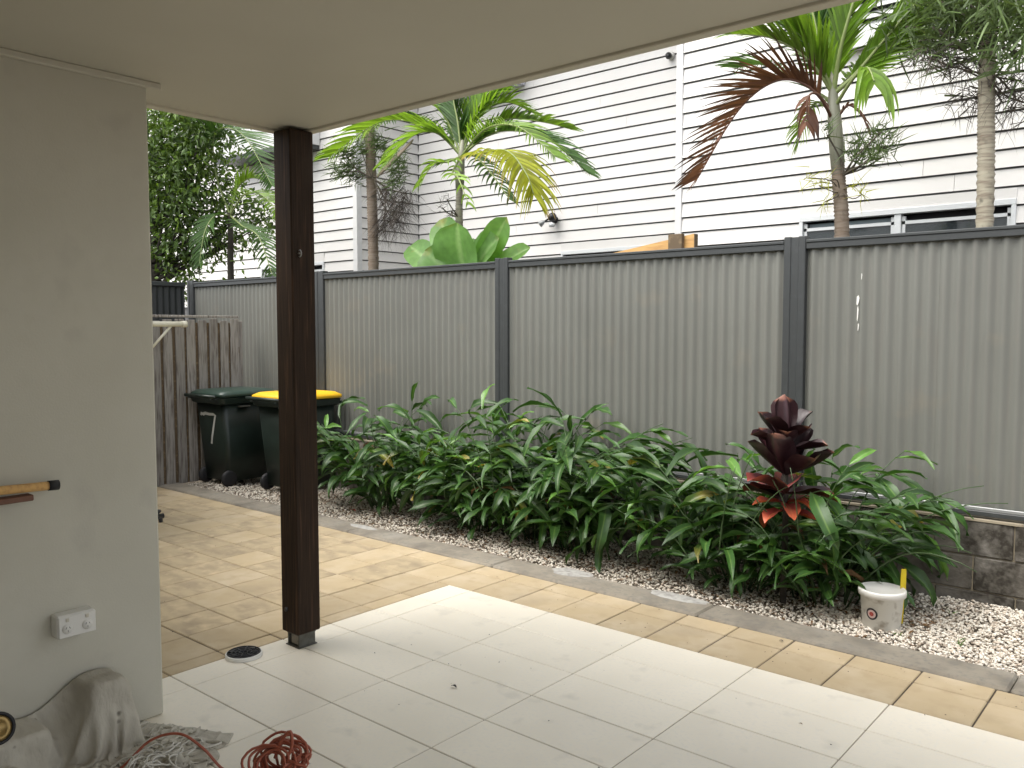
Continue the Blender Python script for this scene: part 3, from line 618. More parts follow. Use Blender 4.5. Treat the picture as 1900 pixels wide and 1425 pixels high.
def ginger(cx, cy, label, ncane, hmean, spread, bias=(0, -.1), seed=0, r0=.16, maxleaf=295, ex=1.0, tips=()):
    rr = random.Random(seed); p = thing('ginger_plant', label, 'plant', (cx, cy, 0), 'green ginger plants along the fence')
    nl = 0; canes = MB(); specs = []
    for c in range(ncane):
        a = 2*math.pi*(c*.382+rr.uniform(-.05, .05)); rad = r0*math.sqrt(rr.random())
        tilt = (.12+1.05*((c+.5)/ncane))*spread*rr.uniform(.8, 1.15)
        specs.append((a, rad, tilt, hmean*1.12*rr.uniform(.85, 1.12)*(1-.12*min(tilt, 1)), .29))
    for (a, tilt, L_) in tips: specs.insert(0, (a, .05, tilt, L_, .16))
    for (a, rad, tilt, Lc, bend) in specs:
        b0 = Vector((cx+rad*math.cos(a)*ex, min(cy+rad*math.sin(a)*.7, 1.5), 0.0))
        d = Vector((math.cos(a)*tilt*ex+bias[0], math.sin(a)*tilt*.75+bias[1], 1)).normalized(); n = 12; pts = [b0]; pd = []
        for i in range(n):
            pd.append(d.copy()); pts.append(pts[-1]+d*(Lc/n)); d = (d+Vector((math.cos(a)*.06, math.sin(a)*.04, -bend*(i/n)*(.55+tilt*.7)))+Vector((rr.uniform(-.02, .02), rr.uniform(-.02, .02), 0))).normalized()
            if pts[-1].y < .86: d.y = max(d.y, .0); d.normalize()
            if pts[-1].y > 1.56: pts[-1].y = 1.56; d.y = min(d.y, -.05); d.normalize()
        canes.tube(pts, [.006*(1-.6*i/n) for i in range(n+1)], 5)
        out = Vector((math.cos(a), math.sin(a), 0)); pln = Vector((-out.y, out.x, .15*rr.uniform(-1, 1)))
        k = 0; s = .12+rr.uniform(0, .08)
        while s < 1.0 and nl < maxleaf:
            i = min(n-1, int(s*n)); pos = pts[i].lerp(pts[i+1], s*n-i); t = pd[i]
            side = (pln if k % 2 else -pln)
            if s > .93: fwd = t*.8+out*.5+Vector((rr.uniform(-.3, .3), rr.uniform(-.3, .3), -.3))
            else: fwd = t*.55+side*rr.uniform(.35, .75)+out*rr.uniform(.1, .45)+Vector((rr.uniform(-.25, .25), rr.uniform(-.25, .25), rr.uniform(-.55, -.05)))
            fwd.normalize()
            if pos.y > 1.3 and fwd.y > .1: fwd.y *= -.4; fwd.normalize()
            if pos.y < .88: fwd.y = abs(fwd.y)*.4; fwd.normalize()
            k += 1; s += rr.uniform(.062, .095)*(1.25 if s < .45 else 1)
            e = pos+fwd*.2
            if pos.x > .05 and (e.x > .52 and e.z < .8 or (e.y < 1.08 and e.z < .5) or e.x > .75): continue
            if e.z > .40 and e.y < 1.12 and abs(e.x+.28) < .24: continue
            if e.z > .62 and pos.y < 1.25 and abs(pos.x+.30) < .16: continue
            pick = rr.random(); me = GL[rr.randrange(4)] if pick < (.08 if s < .8 else .2) else (GD[rr.randrange(2)] if pick > .955 and s < .6 else (GY[rr.randrange(2)] if pick > .93 else G[rr.randrange(12)]))
            o = link('leaf', me, p)
            scl = rr.uniform(.72, 1.15)*(.8 if s < .35 else 1)
            orient(o, pos-Vector((cx, cy, 0)), fwd, Vector((rr.uniform(-.5, .5), rr.uniform(-.6, .2), 1)))
            o.scale = (scl, scl*rr.uniform(.8, 1.1), scl); nl += 1
    o = obj('canes', canes, M['cane'], p, True); return p
ginger(-4.0, 1.2, 'dark green ginger plant nearest the bins, right of the timber post', 30, .92, .58, seed=1, r0=.12, tips=((3.3, .35, 1.1),))
ginger(-2.86, 1.2, 'low dark green ginger plant in front of the second fence post', 30, .86, .72, seed=2)
ginger(-2.30, 1.2, 'dense green ginger plant right of the second fence post with raised leaf tips', 30, .97, .72, seed=3, r0=.2, tips=((.3, .45, 1.15), (1.2, .3, 1.1)))
ginger(-1.86, 1.2, 'bushy green ginger plant in the middle of the row beyond the widest clump', 29, .94, .62, seed=4, tips=((.4, .4, 1.2),))
ginger(-.62, 1.14, 'spreading green ginger plant just left of the maroon plant', 30, .90, .85, bias=(-.04, -.06), seed=15, r0=.2, tips=((3.0, .3, 1.05),))
ginger(-.10, 1.14, 'spreading green ginger plant right of the maroon plant reaching towards the bucket', 30, .84, .70, bias=(-.02, -.04), seed=16, r0=.2, ex=.9, tips=((.35, .5, 1.1), (.2, .62, 1.15)))

# ti plant (maroon)
ti = thing('maroon_bromeliad', 'dark maroon plant with stacked cupped leaves and red orange lower leaves', 'plant', (-.278, 1.0, 0))
TD = [leaf_mesh('ti_leaf', .205, .112, M['ti_dark'], droop=d_, cup=.36, wave=.03, seed=70+i, widest=.58, cross=6, n=10, rnd=2.1) for i, d_ in enumerate((-.5, -.2, .3, .7))]
TR = [leaf_mesh('ti_leaf_red', .21, .10, M['ti_red'], droop=d_, cup=.35, wave=.05, seed=80+i, widest=.55, cross=6, n=10, rnd=2.1) for i, d_ in enumerate((.0, .6, -.6))]
TO = [leaf_mesh('ti_leaf_orange', .17, .07, M['ti_orange'], droop=d_, cup=.3, wave=.08, seed=90+i, widest=.55, cross=6, n=8) for i, d_ in enumerate((.5, 1.1))]
q = MB(); q.tube([(-.278, 1.0, 0), (-.272, 1.0, .5), (-.283, .995, .96)], [.02, .018, .012], 8); obj('stem', q, M['bark'], ti, True)
rt = random.Random(5)
def ti_ring(z, n, tilt, meshes, ph=0, r=.012, scl=1):
    for k in range(n):
        a = ph+2*math.pi*k/n+rt.uniform(-.3, .3); tl = tilt+rt.uniform(-.28, .28)
        f = Vector((math.cos(a)*math.sin(tl), math.sin(a)*math.sin(tl), math.cos(tl)))
        up = Vector((-math.cos(a)*math.cos(tl), -math.sin(a)*math.cos(tl), math.sin(tl)))
        o = link('leaf', rt.choice(meshes), ti); orient(o, Vector((r*math.cos(a), r*math.sin(a), z)), f, up); s = scl*1.1*rt.uniform(.82, 1.15); o.scale = (s, s, s)
ti_ring(.94, 2, .16, TD[:2], 2.4, scl=1.05); ti_ring(.93, 5, .95, TD[:3], 3.4, scl=1.08)
ti_ring(.88, 4, 1.25, TD[1:3], .5, scl=1.05); ti_ring(.74, 7, 1.0, TD[:2], .2, scl=1.3)
ti_ring(.63, 5, 1.25, TR, .2, scl=1.2); ti_ring(.58, 6, 1.45, TR[:2]+TO, -2.2, scl=1.15); ti_ring(.53, 3, 1.6, TO, -1.9, scl=1.15)

# ------------------------------------------------------------------ neighbour's house
nh = thing('weatherboard_house', 'white weatherboard house next door behind the metal fence', 'house', (-5, 5, 0))
YR, YL = 4.2, 5.4; XA, XB = -2.8, -7.92
PI_ = .15; ZT2 = 7.05
def boards(kind, a0, a1, plane, holes=(), z0=1.95, z1=ZT2):
    k = 0; z = z0
    while z < z1:
        segs = [(a0, a1)]
        for (h0, h1, hz0, hz1) in holes:
            if z+PI_ > hz0 and z < hz1:
                ns = []
                for s0, s1 in segs:
                    if h0 > s0: ns.append((s0, min(h0, s1)))
                    if h1 < s1: ns.append((max(h1, s0), s1))
                segs = [s for s in ns if s[1]-s[0] > .02]
                for c0, c1 in ((z, hz0), (hz1+.013, z+PI_)):
                    if c1-c0 > .012 and c1 <= z+PI_+1e-6 and c0 >= z-1e-6:
                        obj('weatherboard', MB().box(max(h0, a0), min(h1, a1), plane-.019, plane-.001, max(c0, z+.017), c1-.001), M['siding'], nh)
        if kind == 'x':
            ns = []
            for s0, s1 in segs:
                while s1-s0 > 3.2: c_ = s0+random.uniform(1.6, 3.4); c_ = min(c_, s1-.4); ns.append((s0, c_-.0015)); s0 = c_+.0015
                ns.append((s0, s1))
            segs = ns
        for s0, s1 in segs:
            q = MB(); g0 = z+.017; g1 = z+PI_+.001
            pr = [(.0, g0), (-.022, g0), (-.020, g0+.012), (-.006, g1), (0, g1)]
            if kind == 'x': vs = [(s0, plane+p, zz) for p, zz in pr]+[(s1, plane+p, zz) for p, zz in pr]
            else: vs = [(plane-p, s0, zz) for p, zz in pr]+[(plane-p, s1, zz) for p, zz in pr]
            fs = [(i, (i+1) % 5, 5+(i+1) % 5, 5+i) for i in range(5)]+[(4, 3, 2, 1, 0), (5, 6, 7, 8, 9)]
            if kind == 'x': fs = [f[::-1] for f in fs]
            obj('weatherboard', q.add(vs, fs), M['siding'], nh)
        z += PI_
winR = (-1.50, .27, 1.4, 2.60); winL = (-5.19, -3.1, 1.4, 2.585); winC = (-10.3, -8.67, 1.4, 2.56); louv = (-1.33, -.35, 4.20, 5.4)
boards('x', XA+.065, 5.0, YR, (winR, louv))
boards('x', XB+.02, XA-.002, YL, (winL,))
boards('x', -17, XB-.065, YR, (winC,))
boards('y', YR+.065, YL-.022, XB, ())
b = MB()
def wallwithhole(y0, y1, a0, a1, holes, z1=ZT2):
    # solid wall blocks around window holes
    xs_ = sorted(set([a0, a1]+[h for w in holes for h in w[:2]]))
    for s0, s1 in zip(xs_[:-1], xs_[1:]):
        hz = [(w[2], w[3]) for w in holes if w[0] < (s0+s1)/2 < w[1]]; z = -.05
        for h0, h1 in sorted(hz): b.box(s0, s1, y0, y1, z, h0); z = h1
        b.box(s0, s1, y0, y1, z, z1)
wallwithhole(YR+.001, YR+.2, XA+.0, 5.0, [winR, louv]); wallwithhole(YL+.001, YL+.2, XB, XA, [winL]); wallwithhole(YR+.001, YR+.2, -17, XB-.201, [winC])
b.box(XB-.2, XB-.001, YR+.001, YL+.2, -.05, ZT2); b.box(XA, XA+.2, YR+.201, YL+.2, -.05, ZT2); b.box(-17, 5, YL+.3, 9.5, -.05, .1)
obj('wall_lining', b, M['backing'], nh)
for (cx_, cy_) in ((XA, YR), (XB, YR)):
    q = MB()
    if cx_ == XA: q.cbox(cx_-.01, cx_+.064, cy_-.03, cy_+.05, 1.9, ZT2, .003)
    else: q.cbox(cx_-.064, cx_+.028, cy_-.03, cy_+.064, 1.9, ZT2, .003)
    obj('corner_board', q, M['siding_trim'], nh)
q = MB(); q.box(-17.3, 5.4, YR-.45, 9.8, ZT2, ZT2+.25); obj('eaves', q, M['siding_trim'], nh)
def window(x0, x1, z0, z1, y, mull, blind=(), deep=.06):
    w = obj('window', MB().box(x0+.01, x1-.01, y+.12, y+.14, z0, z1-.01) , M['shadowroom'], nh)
    q = MB(); t = .035
    q.cbox(x0, x1, y-.03, y+.05, z1-t, z1+.012, .003); q.cbox(x0, x0+t, y-.03, y+.05, z0, z1-t-.0005, .003); q.cbox(x1-t, x1, y-.03, y+.05, z0, z1-t-.0005, .003)
    q.cbox(x0, x1, y-.04, y+.05, z0-.04, z0-.0005, .003)
    for m_ in mull: q.cbox(m_-.028, m_+.028, y-.02, y+.05, z0, z1-t-.0005, .003)
    obj('window_frame', q, M['winframe'], w)
    ed = [x0+t]+list(mull)+[x1-t]
    for i in range(len(ed)-1):
        q = MB(); a, c = ed[i]+(.03 if i else .001), ed[i+1]-(.03 if i < len(ed)-2 else .001)
        q.cbox(a, a+.03, y+.0, y+.03, z0, z1-t-.02, .002); q.cbox(c-.03, c, y+.0, y+.03, z0, z1-t-.02, .002); q.cbox(a, c, y+.0, y+.03, z1-t-.09, z1-t-.06, .002); obj('sash', q, M['winframe'], w)
        obj('pane', MB().box(a+.03, c-.03, y+.012, y+.018, z0, z1-t-.09), M['glass'], w)
        if i in blind: obj('blind', MB().box(a+.03, c-.03, y+.06, y+.07, z0, z1-t-.02), M['blind'], w)
    return w
window(winR[0], winR[1], 1.4, 2.60, YR, [-.63], (0,))
window(winL[0], winL[1], 1.4, 2.585, YL, [-4.25], ())
window(winC[0], winC[1], 1.4, 2.56, YR, [-9.5], ())
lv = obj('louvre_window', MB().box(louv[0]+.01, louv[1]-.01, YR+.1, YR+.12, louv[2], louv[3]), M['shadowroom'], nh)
z = louv[2]+.01
while z < louv[3]-.06:
    q = MB(); q.add([(louv[0], YR-.01, z), (louv[1], YR-.01, z), (louv[1], YR+.05, z+.07), (louv[0], YR+.05, z+.07), (louv[0], YR-.004, z-.004), (louv[1], YR-.004, z-.004), (louv[1], YR+.056, z+.066), (louv[0], YR+.056, z+.066)], [(0, 1, 2, 3), (4, 7, 6, 5), (0, 4, 5, 1), (1, 5, 6, 2), (2, 6, 7, 3), (3, 7, 4, 0)])
    obj('louvre_slat', q, M['siding_trim'], lv); z += .086
q = MB(); q.cbox(louv[0]-.06, louv[1]+.06, YR-.11, YR-.023, louv[2]-.17, louv[2]-.02, .004); obj('window_sill', q, M['siding_trim'], nh)
# projecting hoods
q = MB(); q.cbox(-7.2, -5.80, YL-.33, YL-.023, 4.86, 5.6, .006); obj('window_hood', q, M['hood'], nh)
q = MB(); q.cbox(-10.95, -8.72, YR-.42, YR-.023, 4.27, 5.8, .006); obj('window_hood', q, M['siding_trim'], nh)
q = MB(); q.box(-10.9, -8.74, YR-.41, YR-.03, 4.21, 4.269); obj('hood_underside', q, M['post_steel'], nh)

# wall lamps on that house
def lamp_at(u, v, Y, big, label):
    p = at(u, v, Y); t = thing('wall_light', label, 'light', p)
    q = MB(); q.lathe([(0, .03), (.045, .03), (.05, 0)], (p.x, Y-.0225, p.z), 16, (0, -1, 0)); obj('base', q, M['dark' if big else 'white'], t, True)
    if big:
        q = MB(); q.tube([(p.x, Y-.05, p.z+.03), (p.x-.03, Y-.10, p.z+.02), (p.x-.10, Y-.13, p.z-.03)], .012, 8); obj('arm', q, M['dark'], t, True)
        q = MB(); q.lathe([(.012, 0), (.03, .03), (.045, .08), (.04, .082), (0, .05)], (p.x-.09, Y-.13, p.z-.02), 16, (-.8, -.3, -.5)); obj('shade', q, M['rail_light'], t, True)
        q = MB(); q.lathe([(0, .065), (.04, .05), (.06, .02), (.055, -.02), (.03, -.05), (0, -.055)], (p.x+.02, Y-.11, p.z+.02), 16, (0, -.3, 1)); obj('shade', q, M['dark'], t, True)
        q = MB(); q.lathe([(0, .03), (.035, .02), (.045, 0), (.035, -.03), (0, -.035)], (p.x+.02, Y-.12, p.z-.075), 16, (0, 0, 1)); obj('lamp', q, M['winframe'], t, True)
    else:
        q = MB(); q.lathe([(0, .05), (.03, .04), (.04, 0), (0, -.02)], (p.x, Y-.08, p.z-.01), 12, (.2, -.6, -.6)); obj('shade', q, M['dark'], t, True)
lamp_at(1032, 408, YL, True, 'black and grey twin spotlight on the white wall over the fence')
lamp_at(1247, 104, YR+1.2, False, 'small dark security light high on the white wall beside the corner board')

# timber on the fence
tb = thing('timber_plank', 'fresh yellow timber plank lying along the top of the fence', 'plank', at(1200, 460, 1.8))
a = at(1115, 476, 1.78); c = at(1291, 434, 1.78); d_ = c-a
q = MB(); q.add([(a.x, 1.755, a.z-.10), (c.x, 1.755, c.z-.115), (c.x, 1.80, c.z-.115), (a.x, 1.80, a.z-.10), (a.x, 1.755, a.z-.0), (c.x, 1.755, c.z-.0), (c.x, 1.80, c.z), (a.x, 1.80, a.z)], [(0, 3, 2, 1), (4, 5, 6, 7), (0, 1, 5, 4), (1, 2, 6, 5), (2, 3, 7, 6), (3, 0, 4, 7)]); obj('board', q, M['timber'], tb)
q = MB(); q.box(c.x+.001, c.x+.006, 1.754, 1.801, c.z-.10, c.z-.002); obj('end_grain', q, M['oldtimber'], tb)
k = at(1254, 449, 1.73); tk = thing('timber_block', 'dark weathered timber block in front of the yellow plank', 'timber', k)
q = MB(); q.cbox(k.x-.055, k.x+.055, 1.715, 1.7545, 2.132, k.z+.055, .003); obj('block', q, M['oldtimber'], tk)

# ------------------------------------------------------------------ palms
def bez(P, n):
    P = [Vector(p) for p in P]; out = []
    for i in range(n+1):
        t = i/n*(len(P)-1); k = min(int(t), len(P)-2); f = t-k
        p0 = P[max(k-1, 0)]; p1 = P[k]; p2 = P[k+1]; p3 = P[min(k+2, len(P)-1)]
        out.append(.5*((2*p1)+(-p0+p2)*f+(2*p0-5*p1+4*p2-p3)*f*f+(-p0+3*p1-3*p2+p3)*f**3))
    return out
def frond(parent, P, m, ll=.42, lw=.028, n=26, rm='rachis', ref=(0, 0, 1), droop=.35, fwd=.75, start=.15, rs=0, rad=.012, asym=(1, 1), lift=.25):
    rr = random.Random(rs); pts = bez(P, 40); q = MB(); q.cm = 1; q.tube(pts, [rad*(1-.85*i/40)+.0015 for i in range(41)], 6); q.cm = 0
    n = int(n*1.3)
    for k in range(n):
        s = start+(1-start)*(k+.5)/n; f = s*40; i = min(39, int(f)); p = pts[i].lerp(pts[i+1], f-i); t = (pts[i+1]-pts[i]).normalized()
        r_ = Vector(ref); sdv = t.cross(r_); 
        if sdv.length < .05: sdv = t.orthogonal()
        sdv.normalize(); upv = sdv.cross(t).normalized()
        prof = math.sin(math.pi*(.12+.80*(s-start)/(1-start)))**.6
        for sg, am in ((1, asym[0]), (-1, asym[1])):
            if rr.random() < .04 or am == 0: continue
            L_ = ll*prof*am*rr.uniform(.85, 1.12); d = (sdv*sg+t*(fwd*(1+.8*s))+upv*(lift+rr.uniform(-.15, .15))).normalized()
            w = lw*.85*rr.uniform(.75, 1.15); cur = p.copy(); vs = []; uv = []; ns = 5; q.cr = rr.random()
            wd = (d.cross(upv)).normalized(); wd = (wd*math.cos(.5)+upv*math.sin(.5)*sg).normalized()
            for j in range(ns+1):
                tt = j/ns; ww = w*(.45+.55*math.sin(math.pi*min(1, tt*1.6+.1)) if tt < .5 else (1-tt)**.7*1.25)/2
                nrm = d.cross(wd).normalized()
                vs += [cur-wd*ww, cur+nrm*ww*.35, cur+wd*ww]; uv += [(0, tt), (.5, tt), (1, tt)]
                cur = cur+d*(L_/ns); d = (d+Vector((0, 0, -droop*(.15+tt*.5)))).normalized()
            fs = []
            for j in range(ns): b_ = 3*j; fs += [(b_, b_+1, b_+4, b_+3), (b_+1, b_+2, b_+5, b_+4)]
            q.add(vs, fs, uv)
    return obj('frond', q, [m, M[rm]], parent, True)
def ringed_trunk(parent, P, r0, r1, m, ring=.05, name='trunk'):
    pts = bez(P, 60); Ls = sum((pts[i+1]-pts[i]).length for i in range(60)); n = int(Ls/ring*2); pts = bez(P, max(n, 8)); rr = []
    for i in range(len(pts)):
        t = i/(len(pts)-1); rr.append((r0+(r1-r0)*t)*(1.0 if i % 2 else .89)*random.uniform(.97, 1.03))
    q = MB(); q.tube(pts, rr, 12); return obj(name, q, m, parent, True)
# palm 1 (centre)
YP = 2.6
def A(u, v, y=YP): return at(u, v, y)
p1 = thing('palm_tree', 'small palm with green fronds and one yellowing frond behind the broad leaved plant', 'palm', A(855, 520).to_tuple()[:2]+(0,), 'palms behind the fence')
b0 = A(855, 420); ringed_trunk(p1, [(b0.x, YP, 0), (b0.x, YP, 1.4), A(852, 415), A(853, 345)], .05, .035, M['trunk_grey'])
q = MB(); pts = [A(853, 350), A(853, 320), A(856, 290), A(858, 260)]; q.tube(pts, [.042, .05, .035, .015], 10); obj('crownshaft', q, M['crownshaft'], p1, True)
c1 = A(856, 290)
frond(p1, [c1, A(800, 240, 2.5), A(710, 225, 2.35), A(612, 290, 2.2)], M['palm'], .42, 0.041, 37, rs=1, lift=.35)
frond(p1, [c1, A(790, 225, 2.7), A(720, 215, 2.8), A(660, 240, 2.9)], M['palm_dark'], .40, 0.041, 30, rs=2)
frond(p1, [c1, A(872, 230, 2.65), A(900, 180, 2.7), A(950, 130, 2.7)], M['palm'], .42, 0.046, 32, rs=3, fwd=1.0, ref=(0, -1, .2), lift=.1)
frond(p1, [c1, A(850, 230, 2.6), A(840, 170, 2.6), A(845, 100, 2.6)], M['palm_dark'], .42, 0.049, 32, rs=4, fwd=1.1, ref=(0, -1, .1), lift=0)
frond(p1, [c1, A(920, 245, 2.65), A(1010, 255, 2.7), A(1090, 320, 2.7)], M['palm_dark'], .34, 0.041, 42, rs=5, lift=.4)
frond(p1, [c1, A(930, 225, 2.9), A(1000, 225, 3.0), A(1060, 240, 3.1)], M['palm'], .30, 0.035, 35, rs=6, lift=.5)
frond(p1, [c1, A(890, 285, 2.3), A(940, 280, 2.1), A(975, 320, 2.0), A(990, 360, 1.98)], M['palm_yellow'], 0.5, 0.035, 32, rs=7, droop=.7, lift=.0)
frond(p1, [c1, A(832, 300, 2.3), A(805, 305, 2.2), A(775, 345, 2.1)], M['palm'], .26, .04, 9, rs=8, droop=.9)
frond(p1, [c1, A(880, 290, 2.4), A(910, 320, 2.2), A(945, 370, 2.1)], M['palm_dark'], .26, .028, 14, rs=9, droop=.8)
frond(p1, [c1, A(840, 320, 2.3), A(850, 330, 2.0), A(870, 380, 1.9)], M['palm_light'], .2, .03, 7, rs=10, droop=.9)
frond(p1, [c1, A(820, 250, 2.5), A(770, 250, 2.3), A(715, 300, 2.1)], M['palm'], .42, .034, 26, rs=61, lift=.2, droop=.5)
frond(p1, [c1, A(900, 240, 2.5), A(960, 235, 2.3), A(1030, 290, 2.2)], M['palm'], .40, .034, 28, rs=62, lift=.3, droop=.4)
frond(p1, [c1, A(825, 215, 2.6), A(790, 190, 2.6), A(740, 190, 2.6)], M['palm'], .42, .036, 24, rs=63, lift=.3, fwd=1)
frond(p1, [c1, A(890, 215, 2.7), A(940, 190, 2.8), A(990, 210, 2.9)], M['palm'], .36, .03, 24, rs=64, lift=.3)
# palm 2 (right, with the dead frond)
p2 = thing('palm_tree', 'palm on the right with a drooping red brown dead frond', 'palm', (A(1560, 430).x, YP, 0), 'palms behind the fence')
b0 = A(1562, 430); ringed_trunk(p2, [(b0.x+.01, YP, 0), (b0.x, YP, 1.4), b0, A(1556, 330), A(1551, 262)], .06, .047, M['trunk_brown'])
q = MB(); pts = [A(1556, 335), A(1552, 270), A(1548, 215), A(1545, 160), A(1548, 120)]; q.tube(pts, [.044, .052, .047, .028, .016], 12); obj('crownshaft', q, M['crownshaft'], p2, True)
c2 = A(1546, 175)
frond(p2, [c2, A(1520, 110, 2.5), A(1480, 60, 2.4), A(1420, 20, 2.3)], M['palm'], .5, .04, 30, rs=71, lift=.1, rad=.016, fwd=1)
frond(p2, [c2, A(1530, 100, 2.7), A(1530, 20, 2.8), A(1560, -60, 2.9)], M['palm'], .45, .04, 26, rs=72, ref=(0, -1, 0), lift=.0, rad=.016, fwd=1)
frond(p2, [c2, A(1600, 120, 2.8), A(1660, 60, 2.9), A(1720, 30, 3.0)], M['palm'], .42, .036, 26, rs=73, lift=.2, rad=.014)
frond(p2, [c2, A(1500, 110, 2.5), A(1430, 70, 2.4), A(1345, 62, 2.3)], M['palm'], .44, .032, 30, rs=11, lift=.3, rad=.016)
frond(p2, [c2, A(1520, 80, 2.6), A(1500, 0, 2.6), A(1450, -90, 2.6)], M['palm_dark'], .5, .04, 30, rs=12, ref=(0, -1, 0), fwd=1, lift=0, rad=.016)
frond(p2, [c2, A(1560, 90, 2.55), A(1585, 0, 2.5), A(1620, -100, 2.5)], M['palm'], .36, .045, 22, rs=13, ref=(0, -1, 0), fwd=1.4, lift=0, rad=.02)
frond(p2, [c2, A(1585, 140, 2.6), A(1640, 75, 2.6), A(1730, -30, 2.6)], M['palm'], .46, .045, 24, rs=14, ref=(0, -1, 0), fwd=1.2, lift=0, start=.3, rad=.018, asym=(1, .5))
frond(p2, [A(1548, 200), A(1580, 150, 2.5), A(1608, 125, 2.4), A(1622, 150, 2.3)], M['palm_light'], .42, .05, 7, rs=15, droop=2.6, lift=-.3, start=.55, rad=.014)
frond(p2, [A(1548, 215), A(1500, 160, 2.5), A(1440, 150, 2.4), A(1370, 205, 2.3), A(1295, 330, 2.25)], M['palm_red'], .50, .030, 40, 'rachis_dead', rs=16, droop=.15, lift=.55, fwd=.8, rad=.014)
frond(p2, [A(1546, 225), A(1520, 178, 2.4), A(1500, 180, 2.3), A(1497, 230, 2.3)], M['palm_red'], .22, .045, 4, 'rachis_dead', rs=17, droop=1.8, start=.6)
frond(p2, [A(1552, 220), A(1575, 195, 2.6), A(1600, 215, 2.6), A(1612, 245, 2.6)], M['palm_red'], .12, .02, 8, 'rachis_dead', rs=18, droop=1)
frond(p2, [A(1546, 210), A(1515, 190, 2.8), A(1490, 230, 2.9), A(1480, 270, 2.9)], M['palm'], .22, .022, 16, rs=19, droop=.8)
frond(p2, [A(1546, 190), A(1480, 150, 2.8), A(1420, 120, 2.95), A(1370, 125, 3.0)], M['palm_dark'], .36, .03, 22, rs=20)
# palm 3 trunk (far right) and palm 0 (behind the post)
p3 = thing('palm_tree', 'tall pale ringed palm trunk rising at the right edge', 'palm', (A(1828, 410).x, YP, 0), 'palms behind the fence')
b0 = A(1827, 412); ringed_trunk(p3, [(b0.x, YP, 0), b0, A(1830, 200), A(1833, 60), A(1836, -120), A(1838, -420)], .056, .05, M['trunk_lichen'], .05)
c3 = A(1838, -420)
for i, (du, dv, dy) in enumerate(((-230, -60, 0), (230, -60, .2), (-120, -190, -.5), (140, -190, .5), (0, -60, -1))):
    frond(p3, [c3, c3+Vector((du*.0015, dy*.4, .45)), c3+Vector((du*.004, dy, .3)), c3+Vector((du*.0062, dy*1.5, -.3))], M['palm'], .5, .035, 22, rs=30+i)
p0 = thing('palm_tree', 'ringed palm trunk hung with dry epiphyte roots, nearest the timber post', 'palm', (A(693, 490).x, YP, 0), 'palms behind the fence')
b0 = A(693, 492); ringed_trunk(p0, [(b0.x, YP, 0), b0, A(691, 400), A(688, 300), A(684, 200), A(682, 60)], .062, .058, M['trunk_brown'], .05)
c0 = A(682, 60)
for i, (dx, dy) in enumerate(((-1, 0), (1, .2), (.3, 1), (-.4, -.6))):
    frond(p0, [c0, c0+Vector((dx*.4, dy*.4, .4)), c0+Vector((dx*1.1, dy*1.1, .3)), c0+Vector((dx*1.6, dy*1.6, -.2))], M['palm'], .45, .035, 22, rs=40+i)
q = MB(); a = A(702, 325, 2.45); c = A(765, 262, 2.45)
for s in np.linspace(-1, 1, 5):
    w = Vector((.5, 0, .5))*(.045*s); q.tube([a+w*.8, a.lerp(c, .5)+w*1.5, c+w*.6], [.010, .014, .008], 6)
obj('dry_sheath', q, M['spathe'], p0, True)
# dark palm at far left
p4 = thing('palm_tree', 'shaded dark green palm at the left beyond the fence, behind the timber post', 'palm', (A(428, 500, 2.5).x, 2.5, 0), 'palms behind the fence')
b0 = A(428, 505, 2.5); ringed_trunk(p4, [(b0.x, 2.5, 0), b0, A(428, 450, 2.5), A(427, 395, 2.5)], .05, .035, M['bark'])
c4 = A(427, 400, 2.5)
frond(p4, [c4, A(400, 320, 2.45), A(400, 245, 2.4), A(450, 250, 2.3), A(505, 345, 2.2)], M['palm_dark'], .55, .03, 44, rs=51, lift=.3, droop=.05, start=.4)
frond(p4, [c4, A(455, 360, 2.3), A(490, 365, 2.2), A(525, 410, 2.1)], M['palm'], .35, .034, 24, rs=52, lift=.3)
frond(p4, [c4, A(450, 420, 2.3), A(480, 440, 2.2), A(505, 510, 2.1)], M['palm_dark'], .35, .034, 22, rs=53, lift=.3)
frond(p4, [c4, A(400, 400, 2.3), A(380, 430, 2.1), A(370, 490, 2.0)], M['palm_dark'], .3, .034, 20, rs=54, lift=.3)
frond(p4, [c4, A(440, 350, 2.6), A(470, 330, 2.7), A(520, 350, 2.8)], M['palm'], .3, .034, 22, rs=55, lift=.4)

# epiphytes
def tuft(q, c, n, L_, w, rr, dirb=(0, 0, 0), droop=.3, spread=1.0, rad=.0):
    for k in range(n):
        d = Vector((rr.gauss(0, 1), rr.gauss(0, 1), rr.gauss(0, 1))).normalized()*spread+Vector(dirb); d.normalize()
        p = Vector(c)+Vector((rr.gauss(0, 1), rr.gauss(0, 1), rr.gauss(0, 1)))*rad; sd = d.cross(Vector((rr.random(), rr.random(), .3))).normalized()
        q.cr = rr.random(); ns = 4; vs = []; uv = []; l = L_*rr.uniform(.5, 1.2)
        for j in range(ns+1):
            t = j/ns; ww = w*(1-t**2*.9)/2; vs += [p-sd*ww, p+sd*ww]; uv += [(0, t), (1, t)]; p = p+d*(l/ns); d = (d+Vector((rr.uniform(-.1, .1), rr.uniform(-.1, .1), -droop*t))).normalized()
        q.add(vs, [(2*j, 2*j+1, 2*j+3, 2*j+2) for j in range(ns)], uv)
